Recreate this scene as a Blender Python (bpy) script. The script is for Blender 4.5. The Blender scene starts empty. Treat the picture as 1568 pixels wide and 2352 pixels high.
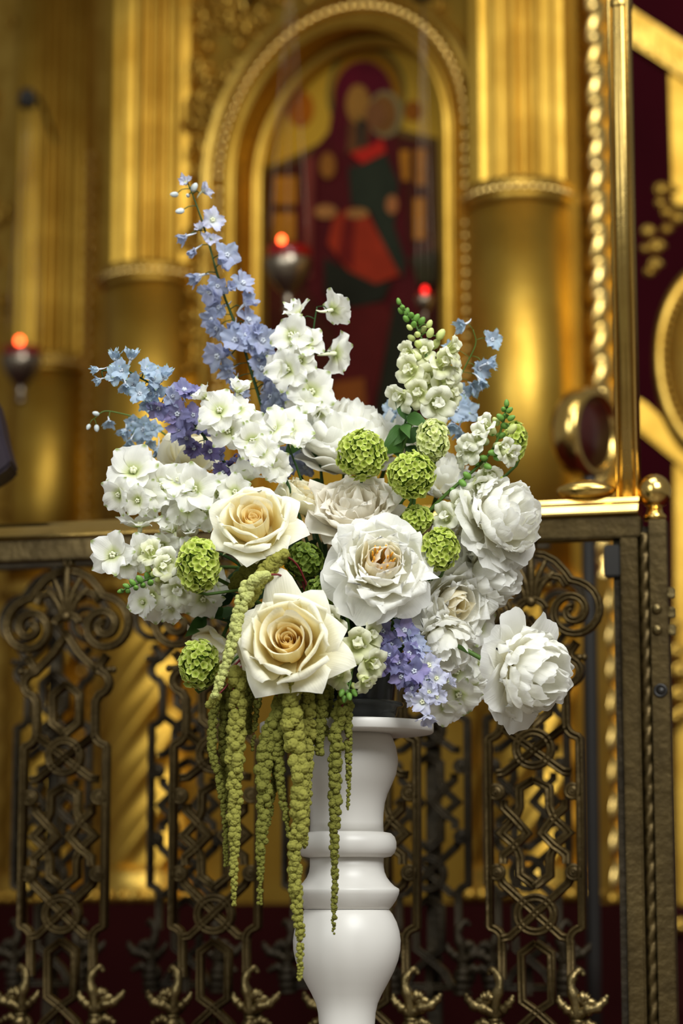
import bpy, bmesh, math, random
from mathutils import Vector, Matrix, Quaternion, noise

scene = bpy.context.scene
C = scene.collection
rnd = random.Random(7)
PI = math.pi

# ------------------------------------------------------------------ camera
FPX, ZC = 5553.0, 0.73
PITCH = math.atan(904 / 5553)
cam_data = bpy.data.cameras.new('camera')
cam = bpy.data.objects.new('camera', cam_data)
C.objects.link(cam)
cam.location = (0, 0, ZC)
cam.rotation_euler = (PI / 2 + PITCH, 0, 0)
cam_data.sensor_fit = 'VERTICAL'
cam_data.sensor_height = 36.0
cam_data.sensor_width = 24.0
cam_data.lens = 85.0
cam_data.clip_start = 0.05
cam_data.dof.use_dof = True
cam_data.dof.focus_distance = 4.08
cam_data.dof.aperture_fstop = 1.9
scene.camera = cam

# ------------------------------------------------------------------ world, lights, exposure
world = bpy.data.worlds.new('church_interior')
scene.world = world
world.use_nodes = True
world.node_tree.nodes['Background'].inputs[0].default_value = (1.0, 0.95, 0.84, 1)
world.node_tree.nodes['Background'].inputs[1].default_value = 0.19


def area_light(name, loc, target, size, energy, color, size_y=None):
    d = bpy.data.lights.new(name, 'AREA')
    d.energy = energy
    d.color = color
    d.size = size
    if size_y:
        d.shape = 'RECTANGLE'
        d.size_y = size_y
    o = bpy.data.objects.new(name, d)
    C.objects.link(o)
    o.location = loc
    o.rotation_euler = (Vector(target) - Vector(loc)).to_track_quat('-Z', 'Y').to_euler()
    return o


area_light('key_light_front', (1.3, 1.5, 3.5), (0.0, 4.2, 1.2), 1.8, 114, (0.98, 1.0, 0.98), 1.8)  # added soft key, brought close to lift the bouquet above the gilding
area_light('fill_light_side', (-2.4, 0.8, 2.8), (0.0, 4.4, 1.3), 1.8, 75, (0.96, 1.0, 0.98), 2.4)  # added fill from the front left to soften shading on the flowers
area_light('gilding_highlight_light', (1.0, -1.0, 5.8), (0.3, 6.8, 2.8), 1.6, 130, (1.0, 0.98, 0.92), 3.2)  # added to put highlights on the upper gilded columns
area_light('overhead_fill_light', (0.1, 3.7, 4.2), (0.05, 4.4, 1.2), 1.6, 42, (0.99, 1.0, 0.97))  # added soft light above the bouquet, no fitting behind it
scene.view_settings.view_transform = 'Standard'
scene.view_settings.look = 'None'
scene.view_settings.gamma = 1.0
scene.view_settings.use_curve_mapping = False
scene.view_settings.exposure = 0.0


# ------------------------------------------------------------------ projection helpers
def ray(px, py):
    a = (px - 784) / FPX
    b = (1176 - py) / FPX
    return Vector((a, math.cos(PITCH) - b * math.sin(PITCH), math.sin(PITCH) + b * math.cos(PITCH)))


def P(px, py, Y):
    d = ray(px, py)
    return Vector((0, 0, ZC)) + d * (Y / d.y)


def M(px, Y):           # pixels to metres at depth Y
    return px * Y / FPX


# ------------------------------------------------------------------ object helpers
WM = {}


def tag(o, label=None, cat=None, group=None, kind=None):
    if label:
        o['label'] = label
    if cat:
        o['category'] = cat
    if group:
        o['group'] = group
    if kind:
        o['kind'] = kind
    return o


def thing(name, label, cat, base=(0, 0, 0), group=None, mat=None):
    o = bpy.data.objects.new(name, None)
    o.empty_display_size = 0.05
    C.objects.link(o)
    mw = mat if mat is not None else Matrix.Translation(Vector(base))
    o.matrix_world = mw
    WM[o.name] = mw
    return tag(o, label, cat, group)


def mesh_of(name, verts, faces, smooth=True, attr=None):
    me = bpy.data.meshes.new(name)
    me.from_pydata([tuple(v) for v in verts], [], faces)
    if smooth:
        me.polygons.foreach_set('use_smooth', [True] * len(me.polygons))
    if attr:
        for k, vals in attr.items():
            at = me.attributes.new(k, 'FLOAT', 'POINT')
            at.data.foreach_set('value', vals)
    me.update()
    return me


def obj(name, me, mat, parent=None, mw=None, local=None):
    """link a mesh object; mw is its world matrix, or local its matrix under the parent"""
    if mat is not None and not me.materials:
        me.materials.append(mat)
    o = bpy.data.objects.new(name, me)
    C.objects.link(o)
    if local is None:
        mw = mw if mw is not None else Matrix.Identity(4)
        local = (WM[parent.name].inverted() @ mw) if parent else mw
    else:
        mw = (WM[parent.name] @ local) if parent else local
    if parent:
        o.parent = parent
    o.matrix_local = local
    WM[o.name] = mw
    return o


def frame_z(loc, axis, roll=0.0, scale=1.0):
    q = Vector(axis).normalized().to_track_quat('Z', 'Y')
    return Matrix.Translation(Vector(loc)) @ q.to_matrix().to_4x4() @ Matrix.Rotation(roll, 4, 'Z') @ Matrix.Scale(scale, 4)


# ------------------------------------------------------------------ mesh builders
def spline(pts, n):
    pts = [Vector(p) for p in pts]
    if len(pts) == 2:
        return [pts[0].lerp(pts[1], i / (n - 1)) for i in range(n)]
    ext = [pts[0] * 2 - pts[1]] + pts + [pts[-1] * 2 - pts[-2]]
    out = []
    m = len(pts) - 1
    for i in range(n):
        t = i / (n - 1) * m
        k = min(int(t), m - 1)
        t -= k
        a, b, c, d = ext[k:k + 4]
        out.append(0.5 * ((2 * b) + (c - a) * t + (2 * a - 5 * b + 4 * c - d) * t * t + (3 * b - a - 3 * c + d) * t ** 3))
    return out


def tube_data(pts, radii, n=6, cap=True):
    if not hasattr(radii, '__len__'):
        radii = [radii] * len(pts)
    verts, faces = [], []
    ref = Vector((0.3, 0.5, 0.8)).normalized()
    last = None
    for i, p in enumerate(pts):
        t = (pts[min(i + 1, len(pts) - 1)] - pts[max(i - 1, 0)]).normalized()
        if last is None:
            x = t.cross(ref)
            if x.length < 1e-3:
                x = t.cross(Vector((1, 0, 0)))
        else:
            x = last - t * last.dot(t)
        x.normalize()
        last = x
        y = t.cross(x)
        for k in range(n):
            a = 2 * PI * k / n
            verts.append(p + (x * math.cos(a) + y * math.sin(a)) * radii[i])
    for i in range(len(pts) - 1):
        for k in range(n):
            k2 = (k + 1) % n
            faces.append((i * n + k, i * n + k2, (i + 1) * n + k2, (i + 1) * n + k))
    if cap:
        faces.append(tuple(range(n - 1, -1, -1)))
        faces.append(tuple((len(pts) - 1) * n + k for k in range(n)))
    return verts, faces


class MB:
    def __init__(self):
        self.v, self.f = [], []

    def add(self, data, mat=None, flip=False):
        v, f = data
        b = len(self.v)
        self.v += [(mat @ Vector(p)) if mat else Vector(p) for p in v]
        self.f += [tuple(b + i for i in (reversed(q) if flip else q)) for q in f]
        return self

    def mesh(self, name, smooth=True):
        return mesh_of(name, self.v, self.f, smooth)


def lathe_data(profile, n=32, mod=None, close=True):
    """profile: list of (radius, z); mod(theta, z) multiplies the radius"""
    verts, faces = [], []
    for r, z in profile:
        for k in range(n):
            a = 2 * PI * k / n
            rr = r * (mod(a, z) if mod else 1)
            verts.append(Vector((rr * math.cos(a), rr * math.sin(a), z)))
    for i in range(len(profile) - 1):
        for k in range(n):
            k2 = (k + 1) % n
            faces.append((i * n + k, i * n + k2, (i + 1) * n + k2, (i + 1) * n + k))
    if close:
        faces.append(tuple(range(n - 1, -1, -1)))
        faces.append(tuple((len(profile) - 1) * n + k for k in range(n)))
    return verts, faces


def box_data(x0, x1, y0, y1, z0, z1):
    v = [Vector(p) for p in ((x0, y0, z0), (x1, y0, z0), (x1, y1, z0), (x0, y1, z0), (x0, y0, z1), (x1, y0, z1), (x1, y1, z1), (x0, y1, z1))]
    f = [(0, 3, 2, 1), (4, 5, 6, 7), (0, 1, 5, 4), (1, 2, 6, 5), (2, 3, 7, 6), (3, 0, 4, 7)]
    return v, f


def bevel_box(name, x0, x1, y0, y1, z0, z1, b):
    bm = bmesh.new()
    v, f = box_data(x0, x1, y0, y1, z0, z1)
    vs = [bm.verts.new(p) for p in v]
    for q in f:
        bm.faces.new([vs[i] for i in q])
    bmesh.ops.bevel(bm, geom=bm.edges[:], offset=b, segments=2, affect='EDGES')
    me = bpy.data.meshes.new(name)
    bm.to_mesh(me)
    bm.free()
    return me


def sphere_data(r, loc=(0, 0, 0), nu=12, nv=8, sc=(1, 1, 1)):
    v, f = [], []
    for j in range(nv + 1):
        t = PI * j / nv
        for i in range(nu):
            a = 2 * PI * i / nu
            v.append(Vector((loc[0] + r * sc[0] * math.sin(t) * math.cos(a), loc[1] + r * sc[1] * math.sin(t) * math.sin(a), loc[2] + r * sc[2] * math.cos(t))))
    for j in range(nv):
        for i in range(nu):
            i2 = (i + 1) % nu
            f.append((j * nu + i, (j + 1) * nu + i, (j + 1) * nu + i2, j * nu + i2))
    return v, f


def torus_data(R, r, nu=24, nv=8, mat=None):
    v, f = [], []
    for i in range(nu):
        a = 2 * PI * i / nu
        for j in range(nv):
            b = 2 * PI * j / nv
            q = Vector(((R + r * math.cos(b)) * math.cos(a), (R + r * math.cos(b)) * math.sin(a), r * math.sin(b)))
            v.append(mat @ q if mat else q)
    for i in range(nu):
        for j in range(nv):
            i2, j2 = (i + 1) % nu, (j + 1) % nv
            f.append((i * nv + j, i2 * nv + j, i2 * nv + j2, i * nv + j2))
    return v, f


def band_data(path, w, t=0.010, ridge=0.005, closed=False, base=0.0, prof=None):
    """flat cast strap along a 2D path in the (x, z) plane, front face towards -y with two raised ridges"""
    pr = prof or [(-.5, 0), (-.5, t), (-.36, t + ridge), (-.2, t + ridge), (-.08, t), (.08, t), (.2, t + ridge), (.36, t + ridge), (.5, t), (.5, 0)]
    n = len(path)
    verts, faces = [], []
    for i, (x, z) in enumerate(path):
        p = Vector((x, z))
        a = Vector(path[(i - 1) % n]) if (closed or i > 0) else None
        b = Vector(path[(i + 1) % n]) if (closed or i < n - 1) else None
        d1 = (p - a).normalized() if a is not None else None
        d2 = (b - p).normalized() if b is not None else None
        d1 = d1 or d2
        d2 = d2 or d1
        n1, n2 = Vector((-d1.y, d1.x)), Vector((-d2.y, d2.x))
        m = n1 + n2
        if m.length < 1e-6:
            m = n1
        m.normalize()
        m = m / max(0.5, m.dot(n1))
        for o, dep in pr:
            q = p + m * (o * w)
            verts.append(Vector((q.x, -dep - base, q.y)))
    k = len(pr)
    for i in range(n if closed else n - 1):
        j = (i + 1) % n
        for c in range(k):
            c2 = (c + 1) % k
            faces.append((i * k + c, i * k + c2, j * k + c2, j * k + c))
    if not closed:
        faces.append(tuple(range(k)))
        faces.append(tuple((n - 1) * k + c for c in reversed(range(k))))
    return verts, faces


def petal_data(curve, W, cup=(0, 0), nu=7, nv=7, base=.3, wmax=.65, tipe=.35, tipk=2.0, point=0., notch=0., ruffle=0., rf=2., roll=0., jag=0., seed=0, asym=0., spiral=0.):
    """curved petal shell: curve = (radius, height) control points, cup = transverse curvature at base/tip (1/m)"""
    r = random.Random(seed)
    ph, ph2 = r.uniform(0, 6.28), r.uniform(0, 50)
    sp = spline([(a, b, 0) for a, b in curve], 25)
    tang = sp[-1] - sp[-2]

    def ev(t):
        if t >= 1:
            return sp[-1] + tang * ((t - 1) * 24)
        x = t * 24
        k = min(int(x), 23)
        return sp[k].lerp(sp[k + 1], x - k)
    verts, faces, pv, pu = [], [], [], []
    for j in range(nv):
        v = j / (nv - 1)
        for i in range(nu):
            u = -1 + 2 * i / (nu - 1)
            L = 1 - tipe * abs(u) ** tipk + point * max(0, 1 - abs(u) / .45) - notch * math.exp(-(u / .22) ** 2)
            if jag:
                L += jag * noise.noise(Vector((u * 4.3 + ph2, seed * .37, 0)))
            vv = v * L
            c = ev(vv)
            d = (ev(vv + .02) - ev(max(0, vv - .02))).normalized()
            nr, nh = -d.y, d.x
            w = W * (base + (1 - base) * math.sin(PI / 2 * min(1, v / wmax)))
            s = u * w
            k = cup[0] + (cup[1] - cup[0]) * v
            if abs(k) > 1e-4:
                x, dd = math.sin(max(-2.6, min(2.6, s * k))) / k, (1 - math.cos(max(-2.6, min(2.6, s * k)))) / k
            else:
                x, dd = s, 0
            dd += ruffle * v * v * (.35 + .65 * abs(u)) * math.sin(rf * PI * u + ph) + ruffle * .6 * v * noise.noise(Vector((u * 2 + ph2, v * 3, seed)))
            dd += spiral * u
            dd -= roll * abs(u) ** 2.5 * v ** 1.5
            x += asym * v * v * W
            verts.append(Vector((c.x + nr * dd, x, c.y + nh * dd)))
            pv.append(v)
            pu.append(u)
    for j in range(nv - 1):
        for i in range(nu - 1):
            a = j * nu + i
            faces.append((a, a + 1, a + nu + 1, a + nu))
    return verts, faces, pv, pu


def petal_mesh(name, *a, **k):
    v, f, pv, pu = petal_data(*a, **k)
    return mesh_of(name, v, f, True, {'pv': pv, 'pu': pu})


# ------------------------------------------------------------------ materials
def node_mat(name):
    m = bpy.data.materials.new(name)
    m.use_nodes = True
    nt = m.node_tree
    return m, nt, nt.nodes['Principled BSDF'], nt.nodes['Material Output']


def lin(c):
    return tuple((x / 255 / 12.92) if x / 255 <= .04045 else ((x / 255 + .055) / 1.055) ** 2.4 for x in c)


def metal(name, col, col2, rough, scale=14, bump=.15, metallic=1.0, bscale=60, rvar=.12):
    m, nt, b, out = node_mat(name)
    tc = nt.nodes.new('ShaderNodeTexCoord')
    n1 = nt.nodes.new('ShaderNodeTexNoise')
    n1.inputs['Scale'].default_value = scale
    n1.inputs['Detail'].default_value = 5
    nt.links.new(tc.outputs['Object'], n1.inputs['Vector'])
    mx = nt.nodes.new('ShaderNodeMix')
    mx.data_type = 'RGBA'
    mx.inputs[6].default_value = (*col, 1)
    mx.inputs[7].default_value = (*col2, 1)
    rmp = nt.nodes.new('ShaderNodeMapRange')
    rmp.inputs[1].default_value = .35
    rmp.inputs[2].default_value = .7
    nt.links.new(n1.outputs['Fac'], rmp.inputs[0])
    nt.links.new(rmp.outputs[0], mx.inputs[0])
    nt.links.new(mx.outputs[2], b.inputs['Base Color'])
    r2 = nt.nodes.new('ShaderNodeMapRange')
    r2.inputs[3].default_value = rough - rvar * .5
    r2.inputs[4].default_value = rough + rvar
    nt.links.new(n1.outputs['Fac'], r2.inputs[0])
    nt.links.new(r2.outputs[0], b.inputs['Roughness'])
    b.inputs['Metallic'].default_value = metallic
    if bump:
        n2 = nt.nodes.new('ShaderNodeTexNoise')
        n2.inputs['Scale'].default_value = bscale
        n2.inputs['Detail'].default_value = 4
        nt.links.new(tc.outputs['Object'], n2.inputs['Vector'])
        bp = nt.nodes.new('ShaderNodeBump')
        bp.inputs['Strength'].default_value = bump
        bp.inputs['Distance'].default_value = .01
        nt.links.new(n2.outputs['Fac'], bp.inputs['Height'])
        nt.links.new(bp.outputs[0], b.inputs['Normal'])
    return m


def plain(name, col, rough=.5, spec=.5, var=.1, scale=20, bump=0, **kw):
    m, nt, b, out = node_mat(name)
    tc = nt.nodes.new('ShaderNodeTexCoord')
    n1 = nt.nodes.new('ShaderNodeTexNoise')
    n1.inputs['Scale'].default_value = scale
    n1.inputs['Detail'].default_value = 4
    nt.links.new(tc.outputs['Object'], n1.inputs['Vector'])
    rp = nt.nodes.new('ShaderNodeMapRange')
    rp.inputs[3].default_value = 1 - var
    rp.inputs[4].default_value = 1 + var
    nt.links.new(n1.outputs['Fac'], rp.inputs[0])
    mx = nt.nodes.new('ShaderNodeMix')
    mx.data_type = 'RGBA'
    mx.blend_type = 'MULTIPLY'
    mx.inputs[0].default_value = 1
    mx.inputs[6].default_value = (*col, 1)
    nt.links.new(rp.outputs[0], mx.inputs[7])
    nt.links.new(mx.outputs[2], b.inputs['Base Color'])
    b.inputs['Roughness'].default_value = rough
    b.inputs['Specular IOR Level'].default_value = spec
    if bump:
        bp = nt.nodes.new('ShaderNodeBump')
        bp.inputs['Strength'].default_value = bump
        bp.inputs['Distance'].default_value = .01
        nt.links.new(n1.outputs['Fac'], bp.inputs['Height'])
        nt.links.new(bp.outputs[0], b.inputs['Normal'])
    for k, v in kw.items():
        b.inputs[k].default_value = v
    return m


def petal_mat(name, stops, trans=.35, rough=.55, var=.06, tip=None, vein=.25, hue=0.):
    """petal colour along its length (attribute pv), slightly translucent; tip: colour spot in the middle of the edge"""
    m, nt, b, out = node_mat(name)
    at = nt.nodes.new('ShaderNodeAttribute')
    at.attribute_name = 'pv'
    au = nt.nodes.new('ShaderNodeAttribute')
    au.attribute_name = 'pu'
    ramp = nt.nodes.new('ShaderNodeValToRGB')
    els = ramp.color_ramp.elements
    els[0].position, els[0].color = stops[0][0], (*stops[0][1], 1)
    els[1].position, els[1].color = stops[-1][0], (*stops[-1][1], 1)
    for p, c in stops[1:-1]:
        e = els.new(p)
        e.color = (*c, 1)
    nt.links.new(at.outputs['Fac'], ramp.inputs[0])
    oi = nt.nodes.new('ShaderNodeObjectInfo')
    hs = nt.nodes.new('ShaderNodeHueSaturation')
    mr = nt.nodes.new('ShaderNodeMapRange')
    mr.inputs[3].default_value = 1 - var
    mr.inputs[4].default_value = 1 + var * .4
    nt.links.new(oi.outputs['Random'], mr.inputs[0])
    nt.links.new(mr.outputs[0], hs.inputs['Value'])
    if hue:
        mh = nt.nodes.new('ShaderNodeMapRange')
        mh.inputs[3].default_value = .5 - hue
        mh.inputs[4].default_value = .5 + hue
        nt.links.new(oi.outputs['Random'], mh.inputs[0])
        nt.links.new(mh.outputs[0], hs.inputs['Hue'])
    col = ramp.outputs[0]
    if tip:
        # green spot near the middle of the petal edge
        ab = nt.nodes.new('ShaderNodeMath')
        ab.operation = 'MULTIPLY'
        nt.links.new(au.outputs['Fac'], ab.inputs[0])
        nt.links.new(au.outputs['Fac'], ab.inputs[1])
        m2 = nt.nodes.new('ShaderNodeMapRange')
        m2.inputs[1].default_value = .0
        m2.inputs[2].default_value = .05
        m2.inputs[3].default_value = 1
        m2.inputs[4].default_value = 0
        nt.links.new(ab.outputs[0], m2.inputs[0])
        m3 = nt.nodes.new('ShaderNodeMapRange')
        m3.inputs[1].default_value = .8
        m3.inputs[2].default_value = .93
        nt.links.new(at.outputs['Fac'], m3.inputs[0])
        mm = nt.nodes.new('ShaderNodeMath')
        mm.operation = 'MULTIPLY'
        nt.links.new(m2.outputs[0], mm.inputs[0])
        nt.links.new(m3.outputs[0], mm.inputs[1])
        mx = nt.nodes.new('ShaderNodeMix')
        mx.data_type = 'RGBA'
        nt.links.new(mm.outputs[0], mx.inputs[0])
        nt.links.new(col, mx.inputs[6])
        mx.inputs[7].default_value = (*tip, 1)
        col = mx.outputs[2]
    nt.links.new(col, hs.inputs['Color'])
    nt.links.new(hs.outputs[0], b.inputs['Base Color'])
    b.inputs['Roughness'].default_value = rough
    b.inputs['Specular IOR Level'].default_value = .25
    if vein:
        cb = nt.nodes.new('ShaderNodeCombineXYZ')
        sc = nt.nodes.new('ShaderNodeMath')
        sc.operation = 'MULTIPLY'
        sc.inputs[1].default_value = 9
        nt.links.new(au.outputs['Fac'], sc.inputs[0])
        nt.links.new(sc.outputs[0], cb.inputs[0])
        nt.links.new(at.outputs['Fac'], cb.inputs[1])
        nt.links.new(oi.outputs['Random'], cb.inputs[2])
        nn = nt.nodes.new('ShaderNodeTexNoise')
        nn.inputs['Scale'].default_value = 1.6
        nn.inputs['Detail'].default_value = 3
        nt.links.new(cb.outputs[0], nn.inputs['Vector'])
        bp = nt.nodes.new('ShaderNodeBump')
        bp.inputs['Strength'].default_value = vein
        bp.inputs['Distance'].default_value = .004
        nt.links.new(nn.outputs['Fac'], bp.inputs['Height'])
        nt.links.new(bp.outputs[0], b.inputs['Normal'])
    tr = nt.nodes.new('ShaderNodeBsdfTranslucent')
    nt.links.new(hs.outputs[0], tr.inputs[0])
    ms = nt.nodes.new('ShaderNodeMixShader')
    ms.inputs[0].default_value = trans
    nt.links.new(b.outputs[0], ms.inputs[1])
    nt.links.new(tr.outputs[0], ms.inputs[2])
    nt.links.new(ms.outputs[0], out.inputs[0])
    return m


def emit(name, col, strength):
    m, nt, b, out = node_mat(name)
    b.inputs['Base Color'].default_value = (*col, 1)
    b.inputs['Emission Color'].default_value = (*col, 1)
    b.inputs['Emission Strength'].default_value = strength
    return m


GOLD = metal('gilding', (.60, .375, .062), (.43, .24, .03), .44, 6, .06)
GOLDC = metal('carved_gilding', (.66, .43, .09), (.44, .25, .036), .38, 10, .12)
GOLDP = metal('burnished_gilding', (.86, .62, .22), (.76, .50, .13), .24, 10, .05)
BRASS = metal('polished_brass', (.86, .60, .20), (.74, .48, .12), .16, 9, .03)
BRASSD = metal('aged_brass', (.55, .38, .12), (.40, .26, .07), .26, 12, .05)
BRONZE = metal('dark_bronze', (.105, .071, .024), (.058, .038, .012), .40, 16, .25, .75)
BRONZEB = metal('darker_bronze', (.050, .036, .017), (.026, .019, .010), .45, 16, .25, .6)  # darker tone of the bronze, mainly for the second railing
BRONZEP = metal('worn_bronze', (.24, .18, .075), (.11, .078, .03), .33, 22, .3, .9)
IRON = plain('black_iron', (.012, .010, .008), .45)
WHITE = plain('white_paint', (.74, .72, .68), .38, .5, .05, 9, .02)
POT = plain('black_glazed_pot', (.010, .011, .013), .22, .5, .1)
SAUCER = plain('smoked_glass', (.10, .105, .10), .12, .5, .05, **{'Transmission Weight': .45, 'IOR': 1.3})
VELVET = plain('burgundy_velvet', (.070, .004, .010), .8, .08, .3, 3)
PLINTH = plain('burgundy_plinth', (.024, .0022, .002), .7, .08, .3, 5)
CARPET = plain('red_carpet', (.06, .006, .008), .9, .1, .3, 40, .2)
STONE = plain('nave_stone', (.16, .13, .10), .4, .4, .2, 6)
CLOTH = plain('dark_purple_cloth', (.014, .007, .013), .7, .3, .2, 30)
SILVER = metal('tarnished_silver', (.42, .36, .28), (.20, .15, .10), .30, 20, .1)
REDGLASS = plain('red_glass', (.30, .004, .004), .12, .5, .1, **{'Transmission Weight': .35})
FLAME = emit('lamp_flame', (1.0, .085, .02), 12)
FLAMED = emit('dim_lamp_flame', (1.0, .012, .008), 2.2)
STEM = plain('green_stem', lin((74, 104, 40)), .5, .3, .2, 60)
DSTEM = plain('dark_green_stem', lin((44, 74, 34)), .5, .3, .2, 60)
RSTEM = plain('red_stem', lin((120, 40, 45)), .5, .3, .2, 60)
FOAM = plain('floral_foam', lin((22, 34, 16)), .9, .1, .2, 60, .3)

# ------------------------------------------------------------------ room shell
fl = obj('floor', mesh_of('floor', *box_data(-6, 6, -2, 4.44, -.1, 0), False), STONE)
tag(fl, 'pale stone nave floor in front of the railing', 'floor', kind='structure')
fl2 = obj('floor', mesh_of('floor', *box_data(-6, 6, 4.44, 11.5, -.1, .30), False), CARPET)
tag(fl2, 'raised red carpeted floor behind the railing', 'floor', kind='structure')
wb = obj('wall_back', mesh_of('wall_back', *box_data(-6, 6, 10.6, 10.8, .30, 6.0), False), VELVET)
tag(wb, 'burgundy wall far behind the gilded screen', 'wall', kind='structure')

# ------------------------------------------------------------------ gilded altar screen
O2 = P(330, 2080, 7.41)
O3 = P(1215, 2080, 6.6)
WA = Vector((O3.x - O2.x, O3.y - O2.y, 0))
WLEN = WA.length
WA.normalize()
WN = Vector((WA.y, -WA.x, 0))
WALLM = Matrix((( WA.x, -WN.x, 0, O2.x), (WA.y, -WN.y, 0, O2.y), (0, 0, 1, 0), (0, 0, 0, 1)))   # local x along the screen, -y out of it


def wall_xz(px, py, off=0.0, org=None):
    d = ray(px, py)
    q = (org or O2) + WN * off - Vector((0, 0, ZC))
    q.z = 0
    t = q.dot(WN) / d.dot(WN)
    w = d * t + Vector((0, 0, ZC))
    return (w - (org or O2)).dot(WA), w.z


ZB = .735                     # underside of the gilded part
scr = thing('altar_screen', 'gilded altar screen wall with carved ornament and an arched icon niche', 'altar screen', mat=WALLM)
AC, AR, AZ = .735, .395, 2.945   # niche centre, radius, springing height


def arch_pts(r, n=28, z0=None, c=AC):
    pts = []
    if z0 is not None:
        pts.append((c - r, z0))
    for i in range(n + 1):
        a = PI - PI * i / n
        pts.append((c + r * math.cos(a), AZ + r * math.sin(a)))
    if z0 is not None:
        pts.append((c + r, z0))
    return pts


XL, XR, ZT = -.15, 1.56, 4.1
mb = MB()
ZN = 1.62                     # niche sill
ap = arch_pts(AR, 28, ZN)
fr, fa = [], []
# front face with an arched hole, as strips from the arch outwards
inner = ap
outer = []
for x, z in ap:
    if z <= AZ + 1e-6:
        outer.append((XL if x < AC else XR, z))
    else:
        a = math.atan2(z - AZ, x - AC)
        tx = (XR - AC) / math.cos(a) if math.cos(a) > 1e-6 else ((XL - AC) / math.cos(a) if math.cos(a) < -1e-6 else 1e9)
        tz = (ZT - AZ) / math.sin(a) if math.sin(a) > 1e-6 else 1e9
        t = min(tx, tz)
        outer.append((AC + t * math.cos(a), AZ + t * math.sin(a)))
n = len(ap)
DEP = .13
v = [Vector((x, 0, z)) for x, z in inner] + [Vector((x, 0, z)) for x, z in outer] + [Vector((x, DEP, z)) for x, z in inner]
f = [(i, i + 1, n + i + 1, n + i) for i in range(n - 1)] + [(2 * n + i, 2 * n + i + 1, i + 1, i) for i in range(n - 1)]
mb.add((v, f))
mb.add(box_data(XL, XR, 0, .14, ZB, ZN))
mb.add(box_data(XL, XR, DEP, DEP + .05, ZN, ZT))
obj('niche_wall', mb.mesh('niche_wall', False), GOLD, scr, local=Matrix.Identity(4))
obj('plinth', mesh_of('plinth', *box_data(XL - .1, XR + .06, -.22, .14, .30, ZB), False), PLINTH, scr, local=Matrix.Identity(4))
obj('niche_moulding', MB().add(band_data(arch_pts(AR + .010, 28, ZN), .034, .018, .010)).mesh('niche_moulding'), GOLD, scr, local=Matrix.Identity(4))
obj('inner_moulding', MB().add(band_data(arch_pts(AR - .02, 28, ZN), .035, .02, .012, base=-.10)).mesh('inner_moulding'), GOLD, scr, local=Matrix.Identity(4))
obj('outer_moulding', MB().add(band_data(arch_pts(AR + .105, 28, 2.0), .035, .02, .01)).mesh('outer_moulding'), GOLDC, scr, local=Matrix.Identity(4))
bead = mesh_of('bead', *sphere_data(.017, nu=10, nv=6))
for i in range(46):
    a = PI * (i + .5) / 46
    obj('bead', bead, GOLDP, scr, local=Matrix.Translation((AC + (AR + .062) * math.cos(a), -.012, AZ + (AR + .062) * math.sin(a))))
for sx in (-1, 1):
    for k in range(22):
        obj('bead', bead, GOLDP, scr, local=Matrix.Translation((AC + sx * (AR + .062), -.012, AZ - .03 - k * .037)))
dent = mesh_of('dentil', *box_data(-.008, .008, -.03, 0, -.012, .012), False)
# carved relief between the column and the arch, and in the spandrels
carv = []
for s in range(4):
    r_ = random.Random(s)
    m_ = MB()
    pts = []
    for i in range(12):
        t = i / 11
        a = t * 4.6 + s
        rr = .042 * (1 - .72 * t)
        pts.append(Vector((rr * math.cos(a), -.012 - .02 * t, rr * math.sin(a))))
    m_.add(tube_data(pts, [.006 + .009 * math.sin(PI * min(1, i / 9)) for i in range(12)], 6))
    m_.add(sphere_data(.014, tuple(pts[-1]), 8, 6))
    m_.add(sphere_data(.018, (.04, -.012, -.03), 8, 6, (1, .7, .6)))
    carv.append(m_.mesh('carved_scroll'))
for i in range(330):
    x = rnd.uniform(.165, .50) if i % 4 else rnd.uniform(.5, 1.31)
    z = rnd.uniform(1.75, 3.62)
    d = math.hypot(x - AC, z - AZ) if z > AZ else abs(x - AC)
    if d < AR + .125 or (z < AZ and x > AC and d < AR + .14):
        continue
    obj('carved_scroll', carv[i % 4], GOLDC, scr, local=Matrix.Translation((x, 0, z)) @ Matrix.Rotation(rnd.uniform(0, 6.28), 4, 'Y') @ Matrix.Scale(rnd.uniform(.45, .95), 4))

# icon painting: flat painted panel standing in the niche
ICO = -.105
icon = thing('icon_painting', 'arched painted icon of a seated robed figure holding a child', 'painting', mat=WALLM)
ib = [(x, z) for x, z in arch_pts(AR - .004, 28, ZN + .005)]
iv = [Vector((x, .118, z)) for x, z in ib] + [Vector((x, .128, z)) for x, z in ib]
nn = len(ib)
obj('gilt_panel', mesh_of('gilt_panel', iv, [tuple(reversed(range(nn))), tuple(range(nn, 2 * nn))] + [(i, (i + 1) % nn, nn + (i + 1) % nn, nn + i) for i in range(nn)], False),
    plain('icon_gold_leaf', (.62, .36, .03), .42, .4, .2, 5, 0, Metallic=.55), icon, local=Matrix.Identity(4))
IPAINT = {}
lay = [0]


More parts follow.
